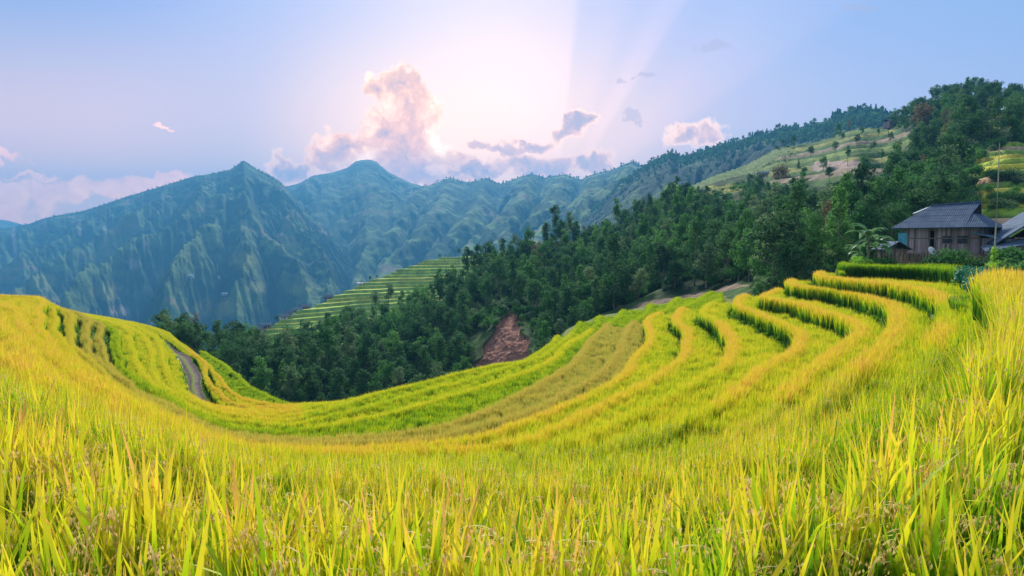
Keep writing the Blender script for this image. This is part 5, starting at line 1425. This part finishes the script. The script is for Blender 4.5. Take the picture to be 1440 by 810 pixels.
# ---- banana plants
BAN = leaf_mat('banana_leaf', [(0.05, 0.13, 0.05), (0.10, 0.24, 0.09), (0.20, 0.36, 0.16), (0.30, 0.46, 0.22)], .35, .35)
STEM = simple_mat('banana_stem', (0.16, 0.19, 0.07), (0.30, 0.26, 0.14), 6, .6, .2, (1, 1, .2))
def banana(loc, h, nl, L, label, seed):
    random.seed(seed); t = empty('banana_plant', loc, random.uniform(0, 6)); tag(t, label, 'banana plant', 'banana plants left of the farmhouse' if 'pole' not in label else None)
    tv, tf_ = [], []; tube(tv, tf_, [(0, 0, -.1), (.02, .03, h * .5), (.05, 0, h)], [.15, .11, .07], 8); mesh_obj('stem', tv, tf_, STEM, t, True)
    for k in range(nl):
        a = k * 2.4 + random.uniform(-.3, .3); up = random.uniform(.35, 1.3) if k < nl * .7 else random.uniform(-.5, .2)
        v = []; f = []; r = []; n = 12; p = Vector((.05, 0, h * random.uniform(.88, 1))); el = up; Lk = L * random.uniform(.8, 1.15); rr = random.random()
        for i in range(n + 1):
            fq = i / n; w = .30 * math.sin(math.pi * min(1, max(0, (fq - .12) / .88)) ** .75) * (Lk / 1.9) + .012
            dirv = Vector((math.cos(a) * math.cos(el), math.sin(a) * math.cos(el), math.sin(el))); side = Vector((-math.sin(a), math.cos(a), 0))
            tear = random.uniform(.8, 1.0)
            v += [tuple(p - side * w * tear + Vector((0, 0, w * .35))), tuple(p), tuple(p + side * w * tear + Vector((0, 0, w * .35)))]; r += [rr, rr + .15, rr]
            p = p + dirv * (Lk / n); el -= (1.9 if up > 0 else .5) / n * (.5 + 1.2 * fq)
        for i in range(n): b = 3 * i; f += [(b, b + 1, b + 4, b + 3), (b + 1, b + 2, b + 5, b + 4)]
        o = mesh_obj('leaf', v, f, BAN, t, True); fattr(o, 'r', r)
    return t
banana((PXD(1221, 52.0), 52.0, GY), 3.0, 17, 2.1, 'tallest banana plant with drooping leaves left of the farmhouse', 3)
banana((PXD(1232, 52.8), 52.8, GY), 2.2, 13, 1.7, 'lower banana plant on the farmhouse side of the tallest one', 4)
banana((PXD(1211, 53.2), 53.2, GY), 1.7, 9, 1.5, 'outermost banana plant at the forest edge', 5)

# ---- shrubs round the yard, each its own plant
def shrub(px, d, s, kid, label, z=GY, sz=1.0):
    s = s * 1.3
    trk, crn = SHR[kid]
    t = empty('shrub', (PXD(px, d), d, z), random.uniform(0, 6)); t.scale = (s, s, s * sz); tag(t, label, 'shrub', 'shrubs around the farmhouse')
    for src in (trk, crn):
        c = src.copy(); COL.objects.link(c); c.parent = t
random.seed(9)
SHR = [tree_meshes('bush', 1.7, l, 1100, .09) for l in ('green', 'dark', 'lime', 'pale')]
shrub(1213, 51.2, .75, 2, 'light green shrub below the banana plants, nearest the forest'); shrub(1229, 51.0, .8, 0, 'green shrub right below the tallest banana plant')
shrub(1242, 52.0, .7, 0, 'green shrub between the banana plants and the stick fence')
shrub(1252, 52.2, .5, 1, 'dark narrow shrub in front of the small shed', sz=1.6)
shrub(1318, 51.6, .98, 1, 'large dark shrub in front of the middle of the farmhouse'); shrub(1339, 51.4, .95, 0, 'big green shrub right of the large dark one', sz=1.25)
shrub(1307, 51.8, .5, 0, 'smaller shrub left of the large dark one'); shrub(1352, 51.0, .7, 2, 'low light green shrub beneath the lean-to')
shrub(1366, 50.6, .7, 3, 'pale leafy shrub in front of the mud wall'); shrub(1380, 49.8, .75, 1, 'low dark shrub left of the bamboo pole')
shrub(1412, 47.5, 1.1, 1, 'dark bushy shrub in front of the barn'); shrub(1432, 46.5, 1.3, 0, 'tall green shrub at the right edge below the barn')
shrub(1405, 45.0, .6, 2, 'small light green shrub at the foot of the barn'); shrub(1424, 42.0, .8, 1, 'dark shrub on the garden edge at far right'); shrub(1440, 38.0, .9, 0, 'green shrub cut by the right edge of the photo')
# ---- vegetable bed
VEG = leaf_mat('vegetable_leaf', [(0.02, 0.12, 0.06), (0.03, 0.19, 0.09), (0.06, 0.27, 0.12), (0.10, 0.33, 0.14)], .4, .3)
c_ = []; r_ = []
for i in range(170):
    px = random.uniform(1350, 1392); d = random.uniform(26, 40) if px > 1366 else random.uniform(33, 41)
    c_.append((PXD(px, d), d, -1.9 + random.uniform(-.1, .2))); r_.append(random.uniform(.22, .4))
v, q, r = leaf_cloud(c_, r_, [34] * len(c_), .12, None); o = np_mesh('vegetable_bed', v, q, VEG, smooth_=False); fattr(o, 'r', r)
tag(o, 'bed of dark blue-green leafy vegetables beside the orange rice', kind='stuff')

# ---- grass of the yard and lower left slope
gp = []
for i in range(2600):
    px = random.uniform(1180, 1500); d = random.uniform(46, 58) if px < 1345 else random.uniform(21, 56)
    gp.append((PXD(px, d), d, GY - .02))
gp = np.array(gp); n = len(gp); s_ = nrng.uniform(.3, .65, n)
scatter('yard_grass', gp, nrng.uniform(0, 6.28, n), (np.zeros(n), np.zeros(n)), np.column_stack([s_ * 1.4, s_ * 1.4, s_]), nrng.integers(0, 6, n), tf, {'tint': nrng.uniform(.1, .4, n), 'brown': (nrng.random(n) < .15) * .7}, 'rough green grass in the farmyard')

# ---- single trees one can point at
random.seed(31)
def single(kid, px, py, d, hpx, label, grp=None, leaf=None, nm='tree'):
    p = V(px, py, d); H = KIND[kid][3]; s = hpx / F * d / H
    return place_tree(kid, tuple(p), s, random.uniform(0, 6), label, grp, nm)
addk('conifer', 10, 'dark', 1300, .22, '', 0)          # 10
addk('broad', 10, 'brown', 1500, .26, '', 0)           # 11
addk('broad', 10, 'lime', 1500, .24, '', 0)            # 12
single(2, 262, 508, 125, 62, 'large dark tree at the left end of the forest, above the green slope')
single(6, 276, 512, 128, 60, 'upright dark tree right of the large one at the left end of the forest')
single(10, 1122, 262, 300, 38, 'dark pointed conifer standing alone on the upper terraces', nm='conifer')
single(11, 1098, 275, 280, 46, 'reddish brown leafy tree just left of the lone conifer')
single(11, 1300, 205, 260, 62, 'big rusty brown tree below the wooded hilltop on the right')
single(10, 1373, 160, 300, 44, 'pointed dark tree rising highest from the wooded hilltop', nm='conifer')
single(12, 1288, 338, 84, 34, 'yellow-green tree right behind the farmhouse roof')
single(12, 943, 300, 300, 42, 'bright green tree in the upper middle of the forest')
single(5, 850, 432, 150, 46, 'fresh green tree above the bare clearing')
single(8, 1136, 385, 90, 62, 'bare reddish brown tree at the front of the right forest')
single(9, 1020, 400, 105, 60, 'pale thin tree with a light crown above the right terraces')
for i, (px, py, d, hp_, k, lb) in enumerate([(398,548,108,42,5,'bright upright tree beyond the rim, left of a pair'),(412,552,106,44,5,'left of the two bright upright trees beyond the rim'),(424,553,106,40,5,'right of the two bright upright trees beyond the rim'),
    (545,545,112,40,1,'bright round tree close behind the green terrace rim'),(560,548,112,34,7,'pale round tree close behind the green terrace rim'),(652,530,116,30,1,'small bright tree left of the landslide'),(760,500,118,44,2,'dark round tree right of the landslide')]):
    single(k, px, py, d, hp_, lb)
# trees on the crest of the terraced spur
for i, (px, dd, s) in enumerate([(618, 503, .7), (646, 512, 1.1), (632, 506, .6), (530, 455, .5), (520, 450, .7), (508, 443, .6), (386, 362, .8)]):
    j = int(np.argmin(np.abs(CX + F * SPUR[:, 0] / SPUR[:, 1] - px))); p = SPUR[j]
    place_tree([2, 0, 1][i % 3], (p[0], p[1] + 1, p[2] - .5), .55 * s, i, 'small dark tree on the crest of the terraced spur', 'trees on the crest of the terraced spur')

# ---- small far houses
WALLM = {'white': simple_mat('lime_wash', (0.62, 0.62, 0.64), (0.78, 0.78, 0.78), 2, .8, .1), 'wood': WOOD, 'pink': simple_mat('pink_plaster', (0.50, 0.34, 0.32), (0.62, 0.46, 0.42), 2, .8, .1)}
ROOFS = {'grey': ROOF, 'blue': ROOFB, 'white': simple_mat('tin_roof', (0.60, 0.62, 0.66), (0.78, 0.80, 0.84), 2, .4, .1)}
def small_house(p, w, dp, h, wall, roof, label, grp, rz=0):
    t = empty('small_house', p, rz); tag(t, label, 'house', grp)
    b = MB(); b.box((0, 0, h / 2 - .5), (w, dp, h + 1)); b.build('wall', WALLM[wall], t)
    r = MB(); e = .5; rh = dp * .33
    r.slab([(-w / 2 - e, -dp / 2 - e, h - .15), (w / 2 + e, -dp / 2 - e, h - .15), (w / 2 + e, 0, h + rh), (-w / 2 - e, 0, h + rh)], .15)
    r.slab([(w / 2 + e, dp / 2 + e, h - .15), (-w / 2 - e, dp / 2 + e, h - .15), (-w / 2 - e, 0, h + rh), (w / 2 + e, 0, h + rh)], .15); r.build('roof', ROOFS[roof], t)
    MB().box((w * .05, -dp / 2 - .04, h * .35), (w * .12, .06, h * .7)).build('door', DARK, t)
    for sx in (-.3, .3): MB().box((w * sx, -dp / 2 - .04, h * .55), (w * .13, .06, h * .28)).build('window', DARK, t)
def ground_on(grid, px, py):
    x, y, z = grid[..., 0], grid[..., 1], grid[..., 2]
    q = (CX + F * x / y - px) ** 2 + (HOR - F * z / y - py) ** 2; i = np.unravel_index(np.argmin(q), q.shape); return grid[i]
G1_ = 'farmhouses scattered over the far mountainside'
for (px, py, w, wa, ro, lb) in [(266, 391, 17, 'white', 'white', 'white farmhouse on the far mountainside, uppermost left'), (303, 393, 17, 'white', 'white', 'white farmhouse on the far mountainside, above the pinkish one'),
      (315, 416, 15, 'pink', 'white', 'pinkish farmhouse on a far field with white roof'), (299, 399, 12, 'wood', 'grey', 'brown hut just below the white farmhouse on the far mountainside'),
      (353, 398, 14, 'pink', 'grey', 'grey-roofed hut on the far mountainside, rightmost of the row'), (302, 430, 12, 'wood', 'blue', 'blue-roofed hut low on the far mountainside'), (188, 352, 12, 'white', 'grey', 'small pale hut at left on the far mountainside'), (213, 457, 10, 'white', 'white', 'white hut on the valley floor behind the left terraces')]:
    w *= 1.0; p = ground_on(M1g, px, py); small_house(tuple(p), w, w * .6, w * .32, wa, ro, lb, G1_, random.uniform(-.5, .5))
G2_ = 'houses along the crest of the terraced spur'
for (px, off, w, wa, ro, lb) in [(403, 3, 4.6, 'white', 'grey', 'white-roofed house at the crest of the terraced spur, biggest of its row'), (412, 6, 5, 'wood', 'blue', 'blue-roofed house right beside the biggest one on the spur'), (422, 8, 5, 'wood', 'grey', 'grey hut on the spur above the biggest house'),
      (395, 2, 4, 'white', 'grey', 'low white hut on the spur left of the biggest house'), (368, 4, 5.5, 'wood', 'blue', 'lower blue-roofed house at the foot of the spur'), (355, 6, 6, 'wood', 'grey', 'dark house lowest on the foot of the spur'), (456, 8, 5, 'wood', 'grey', 'grey-roofed house higher along the spur'), (505, 2, 3, 'white', 'white', 'tiny white hut highest along the spur')]:
    j = int(np.argmin(np.abs(CX + F * SPUR[:, 0] / SPUR[:, 1] - px))); p = SPUR[j]
    small_house((p[0], p[1] + off, p[2] - .3), w, w * .65, w * .42, wa, ro, lb, G2_, random.uniform(-.4, .6))
for (px, py, w, wa, ro, lb) in [(1073, 249, 4.5, 'pink', 'grey', 'small pink hut on a bare patch of the upper slope'), (1253, 178, 7, 'wood', 'grey', 'grey hut under the trees at the top of the upper terraces')]:
    p = hillpt(px, py); small_house(tuple(p), w, w * .6, w * .38, wa, ro, lb, 'huts on the upper slope', random.uniform(-.4, .4))
# two white posts and a scarecrow-like marker in the fields behind the house
mk = MB().bar((0, 0, -.3), (0, 0, 1.3), .12, 8); mk.bar((0, 0, 1.1), (0, 0, 1.6), .07, 8)
o = mk.build('boundary_post', WHITE); o.location = tuple(V(1371, 303, 84)); tag(o, 'short white post on the field behind the farmhouse roof', 'post')

random.seed(77)
for i in range(16):
    px = random.uniform(1378, 1450); py = random.choice([252, 270, 290, 262, 281, 296]) + random.uniform(-3, 3)
    p = hillpt(px, py); trk, crn = SHR[[1, 0, 3, 0][i % 4]]
    t = empty('shrub', tuple(p), random.uniform(0, 6)); s_ = random.uniform(.7, 1.5); t.scale = (s_ * 1.3, s_ * 1.3, s_)
    tag(t, 'shrub on a terrace wall of the stepped fields behind the barn', 'shrub', 'shrubs on the stepped fields behind the barn')
    for src in (trk, crn):
        c = src.copy(); COL.objects.link(c); c.parent = t

random.seed(19)
for i, (px, py) in enumerate([(1140, 222), (1158, 240), (1175, 214), (1192, 232), (1205, 205), (1216, 246), (1228, 214), (1240, 232), (1166, 256), (1130, 250), (1252, 200), (1235, 196), (1185, 198), (1212, 190)]):
    p = hillpt(px, py); place_tree([0, 1, 2, 4][i % 4], tuple(p), random.uniform(.45, .75), i, 'small tree standing between the fields of the upper terraces', 'small trees on the upper terraces')
